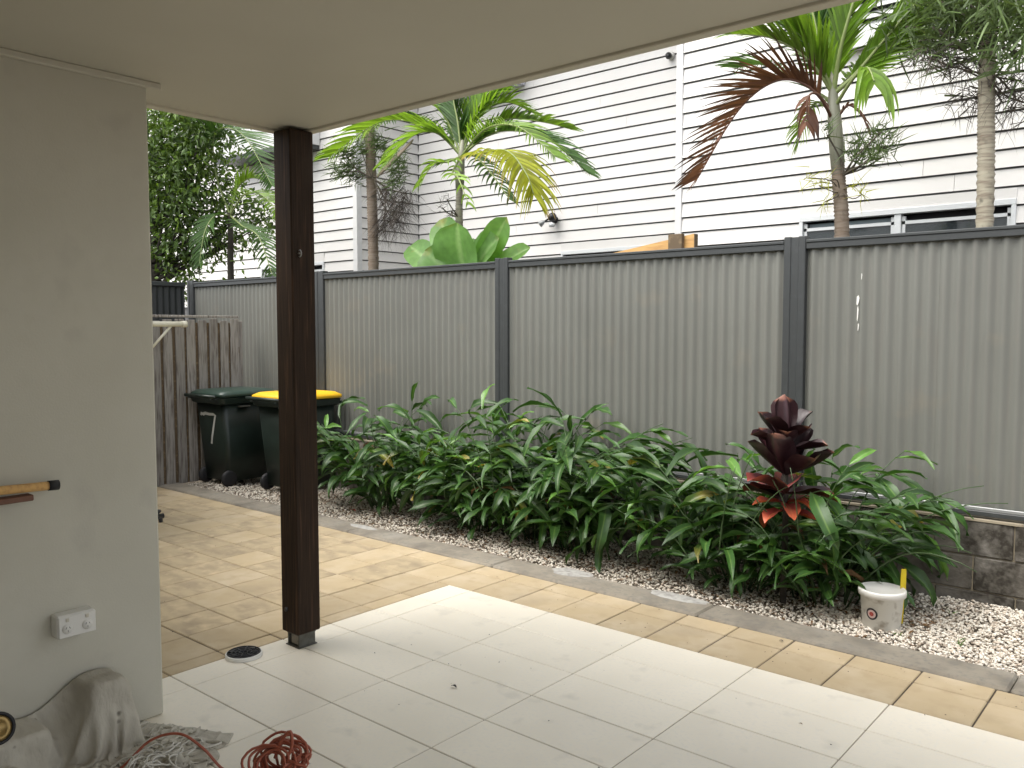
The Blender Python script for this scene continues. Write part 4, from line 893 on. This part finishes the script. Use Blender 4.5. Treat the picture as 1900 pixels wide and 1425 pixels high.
def epiphyte(label, blobs, twigs, mats_, seed, cat='plant'):
    rr = random.Random(seed); t = thing('epiphyte', label, cat, blobs[0][0], 'epiphytes growing on the palm trunks')
    for mi, m_ in enumerate(mats_):
        q = MB(); any_ = False
        for (c, n, L_, w, db, dr, rad, mk) in blobs:
            if mk == mi: tuft(q, c, n, L_, w, rr, db, dr, 1, rad); any_ = True
        if any_: obj('leaves', q, M[m_], t)
    if twigs:
        q = MB()
        for (a, c, r_) in twigs:
            mid = a.lerp(c, .5)+Vector((rr.uniform(-.05, .05), rr.uniform(-.05, .05), rr.uniform(-.05, .05))); q.tube(bez([a, mid, c], 8), r_, 5)
        obj('stems', q, M['twig'], t, True)
    return t
def stems(c, ends, r=.006): return [(c, e, r) for e in ends]
rr = random.Random(3)
# on p0
ends = [A(u, v, 2.45+rr.uniform(-.15, .2)) for u, v in ((640, 285), (655, 310), (630, 320), (670, 275), (720, 290), (740, 310), (730, 335), (660, 330), (700, 265))]
epiphyte('tangled green epiphyte clump on the palm trunk nearest the post', [(e, 110, .17, .011, (0, 0, .5), .2, .05, 0) for e in ends], stems(A(690, 330, 2.52), ends), ['epi'], 11)
ends = [A(u, v, 2.45+rr.uniform(-.1, .2)) for u, v in ((715, 350), (730, 370), (745, 385), (720, 395), (735, 410), (712, 420), (755, 360))]
epiphyte('dry brown beard of roots hanging from the palm trunk nearest the post', [(e, 120, .26, .006, (.1, 0, -1.1), .5, .045, 0) for e in ends], stems(A(695, 335, 2.52), ends), ['epi_dark'], 12)
ends = [A(u, v, 2.4) for u, v in ((820, 385), (840, 400), (830, 370))]
epiphyte('small wiry plant on the slender palm stem above the broad leaves', [(e, 22, .12, .006, (-.2, 0, .5), .1, .03, 0) for e in ends], stems(A(852, 405, 2.6), ends), ['epi_dark'], 13)
# on p2
ends = [A(u, v, 2.5+rr.uniform(-.15, .15)) for u, v in ((1590, 270), (1615, 265), (1635, 245), (1645, 270), (1600, 295), (1620, 295), (1640, 290), (1580, 290), (1535, 250))]
epiphyte('needle leaved green epiphyte on the palm with the dead frond', [(e, 42, .15, .008, (.2, 0, .8), .1, .03, 0) for e in ends], stems(A(1565, 325, 2.55), ends), ['epi'], 14)
ends = [A(u, v, 2.45+rr.uniform(-.1, .1)) for u, v in ((1500, 330), (1520, 345), (1535, 335), (1590, 345), (1600, 360), (1530, 375))]
epiphyte('sparse yellowish twiggy epiphyte low on the palm with the dead frond', [(e, 16, .13, .006, (0, 0, .1), .2, .02, 0) for e in ends], stems(A(1558, 355, 2.58), ends, .004), ['palm_yellow'], 15)
# on p3
ends = [A(u, v, 2.55+rr.uniform(-.4, .3)) for u, v in ((1700, 20), (1730, 50), (1760, 30), (1790, 60), (1760, 80), (1800, 20), (1820, -10), (1870, 20), (1890, 60), (1720, 80), (1850, 50), (1680, 50), (1740, 0), (1780, 0), (1895, 100), (1880, -10))]
epiphyte('dense green epiphyte mass high on the trunk at the right edge', [(e, 110, .2, .014, (0, 0, .2), .3, .10, 0) for e in ends], stems(A(1835, 80, 2.6), ends, .009), ['epi'], 16)
ends = [A(u, v, 2.5+rr.uniform(-.2, .2)) for u, v in ((1790, 130), (1770, 110), (1800, 160), (1870, 150), (1885, 180), (1895, 150), (1860, 190), (1750, 105), (1720, 105), (1810, 185), (1900, 190))]
epiphyte('dark curly dry roots hanging below the green mass at right', [(e, 42, .22, .0055, (0, 0, -.4), .6, .06, 0) for e in ends], stems(A(1835, 140, 2.58), ends, .006), ['epi_dark'], 17)

# broad leaved plant over the fence
ag = thing('broad_leaved_plant', 'plant with large pale green oval leaves rising over the fence top', 'plant', (A(865, 520, 2.3).x, 2.3, 0), None)
q = MB(); sb = A(868, 530, 2.35); q.tube([(sb.x, 2.35, 0), (sb.x-.03, 2.33, 1.2), sb], [.05, .045, .04], 10); obj('stem', q, M['cane'], ag, True)
def bigleaf(base, tip, w, nrm, droop=.3, seed=0):
    L_ = (tip-base).length; me = leaf_mesh('broad_leaf', L_*1.02, w*1.2, M['agave'], droop=droop, cup=.14, wave=.02, n=14, cross=8, seed=seed, widest=.55, rnd=2.05)
    o = link('leaf', me, ag); o.parent = ag; orient(o, base-ag.location, (tip-base)+Vector((0, 0, L_*droop*.25)), nrm)
B_ = lambda u, v, y: at(u, v, y)
cc = B_(868, 540, 2.35)
def fr(t, p): return cc.lerp(p, t)
for i, (tip, w, nrm, t0, dp) in enumerate([
    (B_(744, 452, 2.35), .26, Vector((.4, -1, .5)), .1, .3), (B_(812, 408, 2.45), .30, Vector((.2, -1, .2)), .05, .1),
    (B_(848, 416, 2.15), .48, Vector((0, -1, .35)), .0, .15), (B_(920, 448, 2.2), .36, Vector((0, -1, .6)), .0, .5),
    (B_(930, 404, 2.5), .30, Vector((-.4, -1, .2)), .05, .1), (B_(945, 404, 2.35), .22, Vector((.5, -1, .1)), .1, .0),
    (B_(973, 458, 2.4), .20, Vector((-.2, -1, .5)), .1, .3), (B_(785, 470, 2.1), .34, Vector((.2, -1, .6)), .0, .3), (B_(880, 470, 2.8), .34, Vector((0, .8, .6)), .0, .5)]):
    bigleaf(fr(t0, tip), tip, w, nrm, dp, 200+i)

# ------------------------------------------------------------------ leafy tree at the left
tr = thing('leafy_tree', 'dense dark green leafy tree at the left beyond the fences', 'tree', (-9.3, 1.8, 0))
q = MB(); q.tube(bez([(-9.3, 1.9, 0), (-9.2, 1.85, 1.5), (-9.4, 1.8, 3), (-9.2, 1.6, 4.6)], 14), [.13*(1-.6*i/14) for i in range(15)], 10)
obj('trunk', q, M['bark'], tr, True)
rr = random.Random(21)
clumps = []
for (u, v, y, r_) in ((300, 240, 1.6, .55), (340, 250, 2.2, .5), (300, 300, 1.2, .5), (370, 290, 2.0, .42), (310, 350, 1.8, .55), (360, 350, 2.4, .45), (400, 330, 2.2, .28), (300, 410, 1.5, .5), (350, 400, 2.0, .45), (400, 400, 2.3, .42), (450, 390, 2.5, .30), (480, 420, 2.5, .25), (380, 450, 2.2, .32), (310, 470, 1.4, .45), (430, 440, 2.5, .25), (300, 520, 1.0, .4), (290, 550, .6, .3), (340, 490, 1.9, .22), (470, 380, 2.4, .2), (340, 200, 1.8, .6), (400, 240, 2.6, .4), (440, 340, 2.7, .12), (380, 220, 3.0, .5), (500, 400, 2.6, .2), (280, 450, .8, .6), (270, 350, .6, .8), (270, 260, .6, .8)):
    d = Fv+Rv*((u-950)/FPX)-Uv*((v-712.5)/FPX); X = -9.0-.35*(2.2-y); p = CAM+d*((X-CAM.x)/d.x); clumps.append((p, r_))
br = MB()
for p, r_ in clumps: br.tube(bez([(-9.25, 1.85, 1.6+max(0, (p.z-2))*.6), Vector((-9.25, 1.85, 1.8)).lerp(p, .5)+Vector((0, 0, .15)), p], 8), [.035, .03, .026, .022, .018, .015, .012, .009, .006], 6)
obj('branches', br, M['bark'], tr, True)
for mi, (mname, dens) in enumerate((('tree', 300), ('tree_light', 220))):
    q = MB()
    for p, r_ in clumps:
        nsub = max(4, int(34*r_*r_/.2))
        subs = [(p+Vector((rr.gauss(0, .5), rr.gauss(0, .5), rr.gauss(0, .5)))*r_, rr.uniform(.07, .17)) for _ in range(nsub)]
        for _ in range(int(dens*r_*r_/.2)):
            s, sr = rr.choice(subs); d = Vector((rr.gauss(0, 1), rr.gauss(0, 1), rr.gauss(0, 1)))
            pos = s+d*sr*.6; f = (d.normalized()+Vector((rr.uniform(-.5, .5), rr.uniform(-.5, .5), rr.uniform(-.6, .1)))).normalized(); sd = f.cross(Vector((rr.gauss(0, 1), rr.gauss(0, 1), rr.gauss(0, 1)))).normalized()
            L_ = rr.uniform(.055, .105); w = L_*.23; nn = f.cross(sd)*w*.35; q.cr = rr.random()
            q.add([pos, pos+f*L_*.45-sd*w+nn, pos+f*L_*.5, pos+f*L_*.45+sd*w+nn, pos+f*L_-Vector((0, 0, L_*.15))], [(0, 1, 2), (0, 2, 3), (1, 4, 2), (2, 4, 3)], [(.5, 0), (0, .5), (.5, .5), (1, .5), (.5, 1)])
    obj('crown', q, M[mname], tr)

# ------------------------------------------------------------------ drop cloths (small position based simulation)
def sim_cloth(n, m, sp, P, boxes, steps, seed, wall=None, pin=None, th=.004, damp=.97, compress=None, fric=.6):
    P = P.copy(); V = np.zeros_like(P); dt = 1/60.; g = np.array([0, 0, -9.8])
    def con(a, b_, L0, k):
        d = b_-a; l = np.linalg.norm(d, axis=-1, keepdims=True)+1e-9; c = d*((l-L0)/l)*.5*k; a += c; b_ -= c
    for s in range(steps):
        old = P.copy(); V = V*damp+g*dt; P = P+V*dt
        if compress is not None and s < compress[2]:
            ctr = P.mean((0, 1)); P[..., 0] = ctr[0]+(P[..., 0]-ctr[0])*compress[0]; P[..., 1] = ctr[1]+(P[..., 1]-ctr[1])*compress[1]
        for it in range(10):
            for o in (0, 1):
                con(P[o:n-1:2][:(n-o)//2], P[o+1:n:2], sp, 1) if False else None
                A_ = P[o:-1:2]; B2 = P[o+1::2]; k = min(len(A_), len(B2)); con(A_[:k], B2[:k], sp, 1)
                A_ = P[:, o:-1:2]; B2 = P[:, o+1::2]; k = min(A_.shape[1], B2.shape[1]); con(A_[:, :k], B2[:, :k], sp, 1)
            for o in (0, 1):
                A_ = P[o:-1:2, :-1]; B2 = P[o+1::2, 1:]; k = min(len(A_), len(B2)); con(A_[:k], B2[:k], sp*1.414, .35)
                A_ = P[o:-1:2, 1:]; B2 = P[o+1::2, :-1]; k = min(len(A_), len(B2)); con(A_[:k], B2[:k], sp*1.414, .35)
            for o in range(2):
                A_ = P[o:-2:4]; B2 = P[o+2::4]; k = min(len(A_), len(B2)); con(A_[:k], B2[:k], sp*2, .03)
                A_ = P[:, o:-2:4]; B2 = P[:, o+2::4]; k = min(A_.shape[1], B2.shape[1]); con(A_[:, :k], B2[:, :k], sp*2, .03)
            hit = np.zeros(P.shape[:2], bool)
            for (x0, x1, y0, y1, z0, z1) in boxes:
                ins = (P[..., 0] > x0-th) & (P[..., 0] < x1+th) & (P[..., 1] > y0-th) & (P[..., 1] < y1+th) & (P[..., 2] < z1+th)
                if ins.any():
                    q_ = P[ins]; ds = np.stack([q_[:, 0]-(x0-th), (x1+th)-q_[:, 0], q_[:, 1]-(y0-th), (y1+th)-q_[:, 1], (z1+th)-q_[:, 2]], 1); w = ds.argmin(1)
                    for k2, (ax, val) in enumerate(((0, x0-th), (0, x1+th), (1, y0-th), (1, y1+th), (2, z1+th))): q_[w == k2, ax] = val
                    P[ins] = q_; hit |= ins
            fl = P[..., 2] < th; P[..., 2] = np.maximum(P[..., 2], th); hit |= fl
            if wall is not None: P[..., 0] = np.maximum(P[..., 0], wall)
            if pin is not None: P[0] = pin
        if fric: d = (P-old); d[hit] *= (1-fric); P = np.where(hit[..., None], old+d, P)
        P[..., 2] = np.maximum(P[..., 2], th)
        V = np.clip((P-old)/dt, -3, 3)
    return P
def cloth_obj(name, P, parent=None):
    n, m = P.shape[:2]; q = MB(); fs = []
    for i in range(n-1):
        for j in range(m-1): a = i*m+j; fs.append((a, a+m, a+m+1, a+1))
    q.add([tuple(p) for p in P.reshape(-1, 3)], fs)
    o = obj(name, q, M['cloth'], parent, True); ss = o.modifiers.new('subsurf', 'SUBSURF'); ss.levels = 1; ss.render_levels = 1
    so_ = o.modifiers.new('solid', 'SOLIDIFY'); so_.thickness = .003; return o
rngc = np.random.default_rng(5)
def crease(P, amp, k, dirv):
    n, m = P.shape[:2]; I, J = np.meshgrid(np.arange(n)/n, np.arange(m)/n, indexing='ij'); h = np.zeros((n, m))
    for _ in range(k):
        a = rngc.uniform(0, 3.14); i0, j0 = rngc.uniform(0, 1), rngc.uniform(0, m/n); d = (I-i0)*math.sin(a)+(J-j0)*math.cos(a); l = (I-i0)*math.cos(a)-(J-j0)*math.sin(a)
        d = d+.05*np.sin(l*rngc.uniform(4, 9)+rngc.uniform(0, 6)); w = rngc.uniform(.009, .024)
        h += rngc.uniform(.3, 1)*rngc.choice([-1, 1])*np.exp(-np.abs(d)/w)*np.exp(-(l/rngc.uniform(.1, .35))**2)
    Q = P+np.array(dirv)*h[..., None]*amp; Q[..., 2] = np.maximum(Q[..., 2], .003); return Q
n, m, sp = 80, 120, .017
P = np.zeros((n, m, 3)); P[..., 0] = -1.61+np.arange(n)[:, None]*sp*.70; P[..., 1] = -3.62+np.arange(m)[None]*sp*.72; P[..., 2] = .36+rngc.normal(0, .006, (n, m))+.03*np.sin(np.arange(m)*.45+np.arange(n)[:, None]*.06)
boxes = [(-1.60, -1.44, -2.37, -2.23, 0, .275), (-1.62, -1.47, -3.7, -2.50, 0, .165), (-1.46, -1.37, -2.80, -2.62, 0, .09), (-1.46, -1.36, -3.4, -3.0, 0, .12)]
pin = np.zeros((m, 3)); pin[:, 0] = -1.612; yy = P[0, :, 1]; pin[:, 1] = yy
pin[:, 2] = .19+.10*np.exp(-((yy+2.28)/.13)**2)+.012*np.sin(yy*23)-.2*np.clip((yy+2.22)/.08, 0, 1)
P = sim_cloth(n, m, sp, P, boxes, 110, 1, wall=-1.612, pin=pin)
P = crease(P, .017, 110, (.75, .1, .6))
tag(cloth_obj('drop_cloth', P), 'paint stained canvas drop cloth draped over boxes against the wall', 'drop cloth', 'canvas drop cloths')
cb = thing('covered_crate', 'crates hidden under the large draped drop cloth against the wall', 'crate', (-1.5, -2.8, 0))
for bx in boxes: q = MB(); q.cbox(bx[0]+.01, bx[1]-.03, bx[2]+.03, bx[3]-.03, .001, bx[5]-.03, .02); obj('crate_box', q, M['oldtimber'], cb)
n, m, sp = 64, 72, .0145
P = np.zeros((n, m, 3)); P[..., 0] = -1.42+np.arange(n)[:, None]*sp*.62; P[..., 1] = -2.62+np.arange(m)[None]*sp*.64; P[..., 2] = .16+rngc.normal(0, .02, (n, m))
bumps = [(-1.40+rngc.uniform(0, .5), rngc.uniform(-2.6, -2.05)) for _ in range(16)]
P = sim_cloth(n, m, sp, P, [(bx, bx+.035, by, by+.03, 0, rngc.uniform(.05, .13)) for bx, by in bumps], 75, 2, compress=(.997, .997, 70))
# turn the sheet a little so that it lies askew
ctr = P.mean((0, 1)); a = .6; X = P[..., 0]-ctr[0]; Y = P[..., 1]-ctr[1]; P[..., 0] = -1.31+X*math.cos(a)-Y*math.sin(a); P[..., 1] = -2.24+X*math.sin(a)+Y*math.cos(a)
tag(cloth_obj('drop_cloth', P), 'small crumpled canvas cloth heaped on the tiles beside the cord', 'drop cloth', 'canvas drop cloths')
# cotton strands
q = MB(); rr = random.Random(9)
for k in range(20):
    c_ = Vector((-1.13+rr.gauss(0, .04), -2.26+rr.gauss(0, .05), .09)); a = rr.uniform(0, 6.28); pts = []
    for i in range(9): t = i/8; pts.append(c_+Vector((math.cos(a+t*2.4)*.07*t*1.6, math.sin(a+t*2.4)*.07*t*1.6, .03*math.sin(t*3.1)-.055*t+rr.uniform(0, .006))))
    q.tube(pts, .0035, 5)
tag(obj('cotton_strands', q, M['cotton'], None, True), 'bundle of loose white cotton strands lying on the crumpled cloth', 'rope')
# orange cord
q = MB(); rr = random.Random(4); base = Vector((-.86, -1.99, .0))
def loop(c, ax1, ax2, r1, r2, jit=.008, n=26): return [c+ax1*(r1*math.cos(t))+ax2*(r2*math.sin(t))+Vector((rr.uniform(-jit, jit), rr.uniform(-jit, jit), rr.uniform(-jit, jit)))*.5 for t in np.linspace(0, 2*math.pi, n)]
pts = []
for k in range(15):
    tz = rr.uniform(.4, 1.3); a1 = Vector((math.cos(.7+rr.uniform(-.35, .35)), math.sin(.7+rr.uniform(-.3, .3)), rr.uniform(-.1, .1))).normalized(); a2 = Vector((-a1.y*.75, a1.x*.75, tz)).normalized()
    r2 = rr.uniform(.045, .065); c = base+Vector((rr.uniform(-.025, .025), rr.uniform(-.05, .05), .012+r2*abs(a2.z)+rr.uniform(0, .02)))
    pts += loop(c, a1, a2, rr.uniform(.045, .085), r2, .004)
pts = [Vector((p.x, p.y, max(p.z, .0055))) for p in pts]
q.tube(pts, .0048, 7)
q.tube(bez([base+Vector((-.02, 0, .06)), base+Vector((.0, .01, .12)), base+Vector((.03, .03, .16)), base+Vector((.035, .03, .10)), base+Vector((.02, .0, .05))], 16), .0062, 7)
tail = [base+Vector((-.06, -.04, .006)), Vector((-1.00, -2.11, .02)), Vector((-1.06, -2.16, .10)), Vector((-1.13, -2.21, .15)), Vector((-1.20, -2.28, .13)), Vector((-1.22, -2.36, .07)), Vector((-1.2, -2.5, .02)), Vector((-1.1, -2.7, .01)), Vector((-1.0, -2.9, .006))]
q.tube(bez(tail, 60), .0048, 7)
tag(obj('extension_cord', q, M['cord'], None, True), 'coiled orange red extension cord on the cream tiles', 'cord')
# brass disc
bd = thing('tape_roll', 'dark rimmed brass coloured roll leaning on the drop cloth', 'roll', (-1.35, -2.75, .2))
d = Fv+Rv*((-4-950)/FPX)-Uv*((1352-712.5)/FPX); pc = CAM+d*((-1.325-CAM.x)/d.x); ax = (CAM-pc).normalized(); ax = Vector((1, .1, .35)).normalized()
q = MB(); q.lathe([(.041, -.01), (.05, -.01), (.052, 0), (.05, .01), (.041, .01), (.041, -.01)], pc, 28, ax); obj('rim', q, M['black_rubber'], bd, True)
q = MB(); q.lathe([(.041, -.006), (.040, .006), (.026, .009), (.024, .004), (0, .004)], pc, 28, ax); obj('disc', q, M['brass'], bd, True)

# ------------------------------------------------------------------ small debris
def debris(u, v, s, m, name, label, cat):
    d = Fv+Rv*((u-950)/FPX)-Uv*((v-712.5)/FPX); p = CAM+d*((.004-CAM.z)/d.z)
    q = MB(); vs = []; fs = []; uv = []
    for i in range(6):
        t = i/5; w = s*.25*math.sin(math.pi*(.1+.85*t)); z = .003+s*.25*math.sin(t*math.pi)*.6
        vs += [(p.x+s*(t-.5), p.y-w, p.z+z+w*.4), (p.x+s*(t-.5), p.y, p.z+z-.001), (p.x+s*(t-.5)+.002, p.y+w, p.z+z+w*.4)]; uv += [(0, t), (.5, t), (1, t)]
    for i in range(5): fs += [(3*i, 3*i+1, 3*i+4, 3*i+3), (3*i+1, 3*i+2, 3*i+5, 3*i+4)]
    tag(obj(name, q.add(vs, fs, uv), m, None, True), label, cat)
debris(842, 1275, .030, M['bark'], 'fallen_leaf', 'tiny curled dark leaf lying on the cream tiles in the middle', 'leaf')
debris(1485, 1344, .014, M['ginger_dead'], 'fallen_leaf', 'tiny brown speck of leaf on the tiles at right', 'leaf')
debris(1449, 1190, .022, M['bark'], 'fallen_leaf', 'small dark leaf on the tan pavers near the kerb', 'leaf')
debris(655, 948, .06, M['ti_orange'], 'fallen_leaf', 'orange fallen leaf under the ginger nearest the post', 'leaf')
debris(1160, 905, .04, M['ginger_dead'], 'fallen_leaf', 'dead brown leaf under the middle ginger plants', 'leaf')
q = MB(); rr = random.Random(78)
for k in range(1500):
    x = rr.uniform(-5.2, .5); y = min(1.58, max(.7, rr.gauss(1.12, .2))); z = bedz(x, y)+rr.uniform(.008, .02); a = rr.uniform(0, 6.28); l = rr.uniform(.008, .035); w = l*rr.uniform(.12, .3)
    ca, sa = math.cos(a), math.sin(a); q.cr = rr.random(); b_ = rr.uniform(-.3, .5)*l
    q.add([(x-ca*l, y-sa*l, z), (x+sa*w, y-ca*w, z+b_*.4+.002), (x, y, z+b_*.3), (x-sa*w, y+ca*w, z+b_*.4+.002), (x+ca*l, y+sa*l, z+b_)], [(0, 1, 2), (0, 2, 3), (1, 4, 2), (2, 4, 3)], [(.5, 0), (0, .5), (.5, .5), (1, .5), (.5, 1)])
tag(obj('leaf_litter', q, M['ginger_dead']), 'brown leaf litter scattered over the gravel under the ginger plants', 'litter', None, 'stuff')
q = MB(); rr = random.Random(77)
for k in range(240):
    x, y = (rr.uniform(-1.5, 2.2), rr.uniform(-3, 0)) if k % 3 == 0 else ((rr.uniform(-1.9, 2.2), rr.uniform(.02, .45)) if k % 3 == 1 else (rr.uniform(-6, -2), rr.uniform(-1.6, .4)))
    r = rr.uniform(.0010, .0028); a = rr.uniform(0, 6.28); q.cr = rr.random()
    c_, s_ = math.cos(a)*r*2, math.sin(a)*r*2; q.add([(x-c_, y-s_, .0022), (x+s_*.4, y-c_*.4, .0022), (x+c_, y+s_, .003), (x-s_*.4, y+c_*.4, .0022), (x, y, .0022+r)], [(0, 1, 4), (1, 2, 4), (2, 3, 4), (3, 0, 4)])
tag(obj('litter', q, M['bark']), 'scattered tiny dirt crumbs and leaf bits on the tiles and pavers', 'litter', None, 'stuff')
for (u, v, lab) in ((1780, 1195, 'small green weed sprouting in the gravel near the kerb'), (1765, 1140, 'small green weed in the gravel by the block wall'), (1668, 1180, 'tiny green weed beside the white bucket')):
    d = Fv+Rv*((u-950)/FPX)-Uv*((v-712.5)/FPX); p = CAM+d*((.005-CAM.z)/d.z); q = MB(); tuft(q, p, 14, .035, .005, random.Random(u), (0, 0, .6), .3, 1, .008); tag(obj('weed', q, M['ginger_light']), lab, 'weed', 'weeds in the gravel')

# ------------------------------------------------------------------ parents sit at their bases; world-built children are shifted back
for o in list(C.objects):
    if o.parent is not None and o.name.split('.')[0] != 'leaf':
        root = o.parent
        off = Vector((0, 0, 0)); p = root
        while p is not None: off += Vector(p.location) if p.type == 'EMPTY' else Vector((0, 0, 0)); p = p.parent
        if root.type == 'EMPTY': o.location = Vector(o.location)-off
for o in C.objects:
    if '_m' in o: del o['_m']
# weathering: bins' orientation etc. stay as built; sanitise leaves parented to plants with non-zero z base
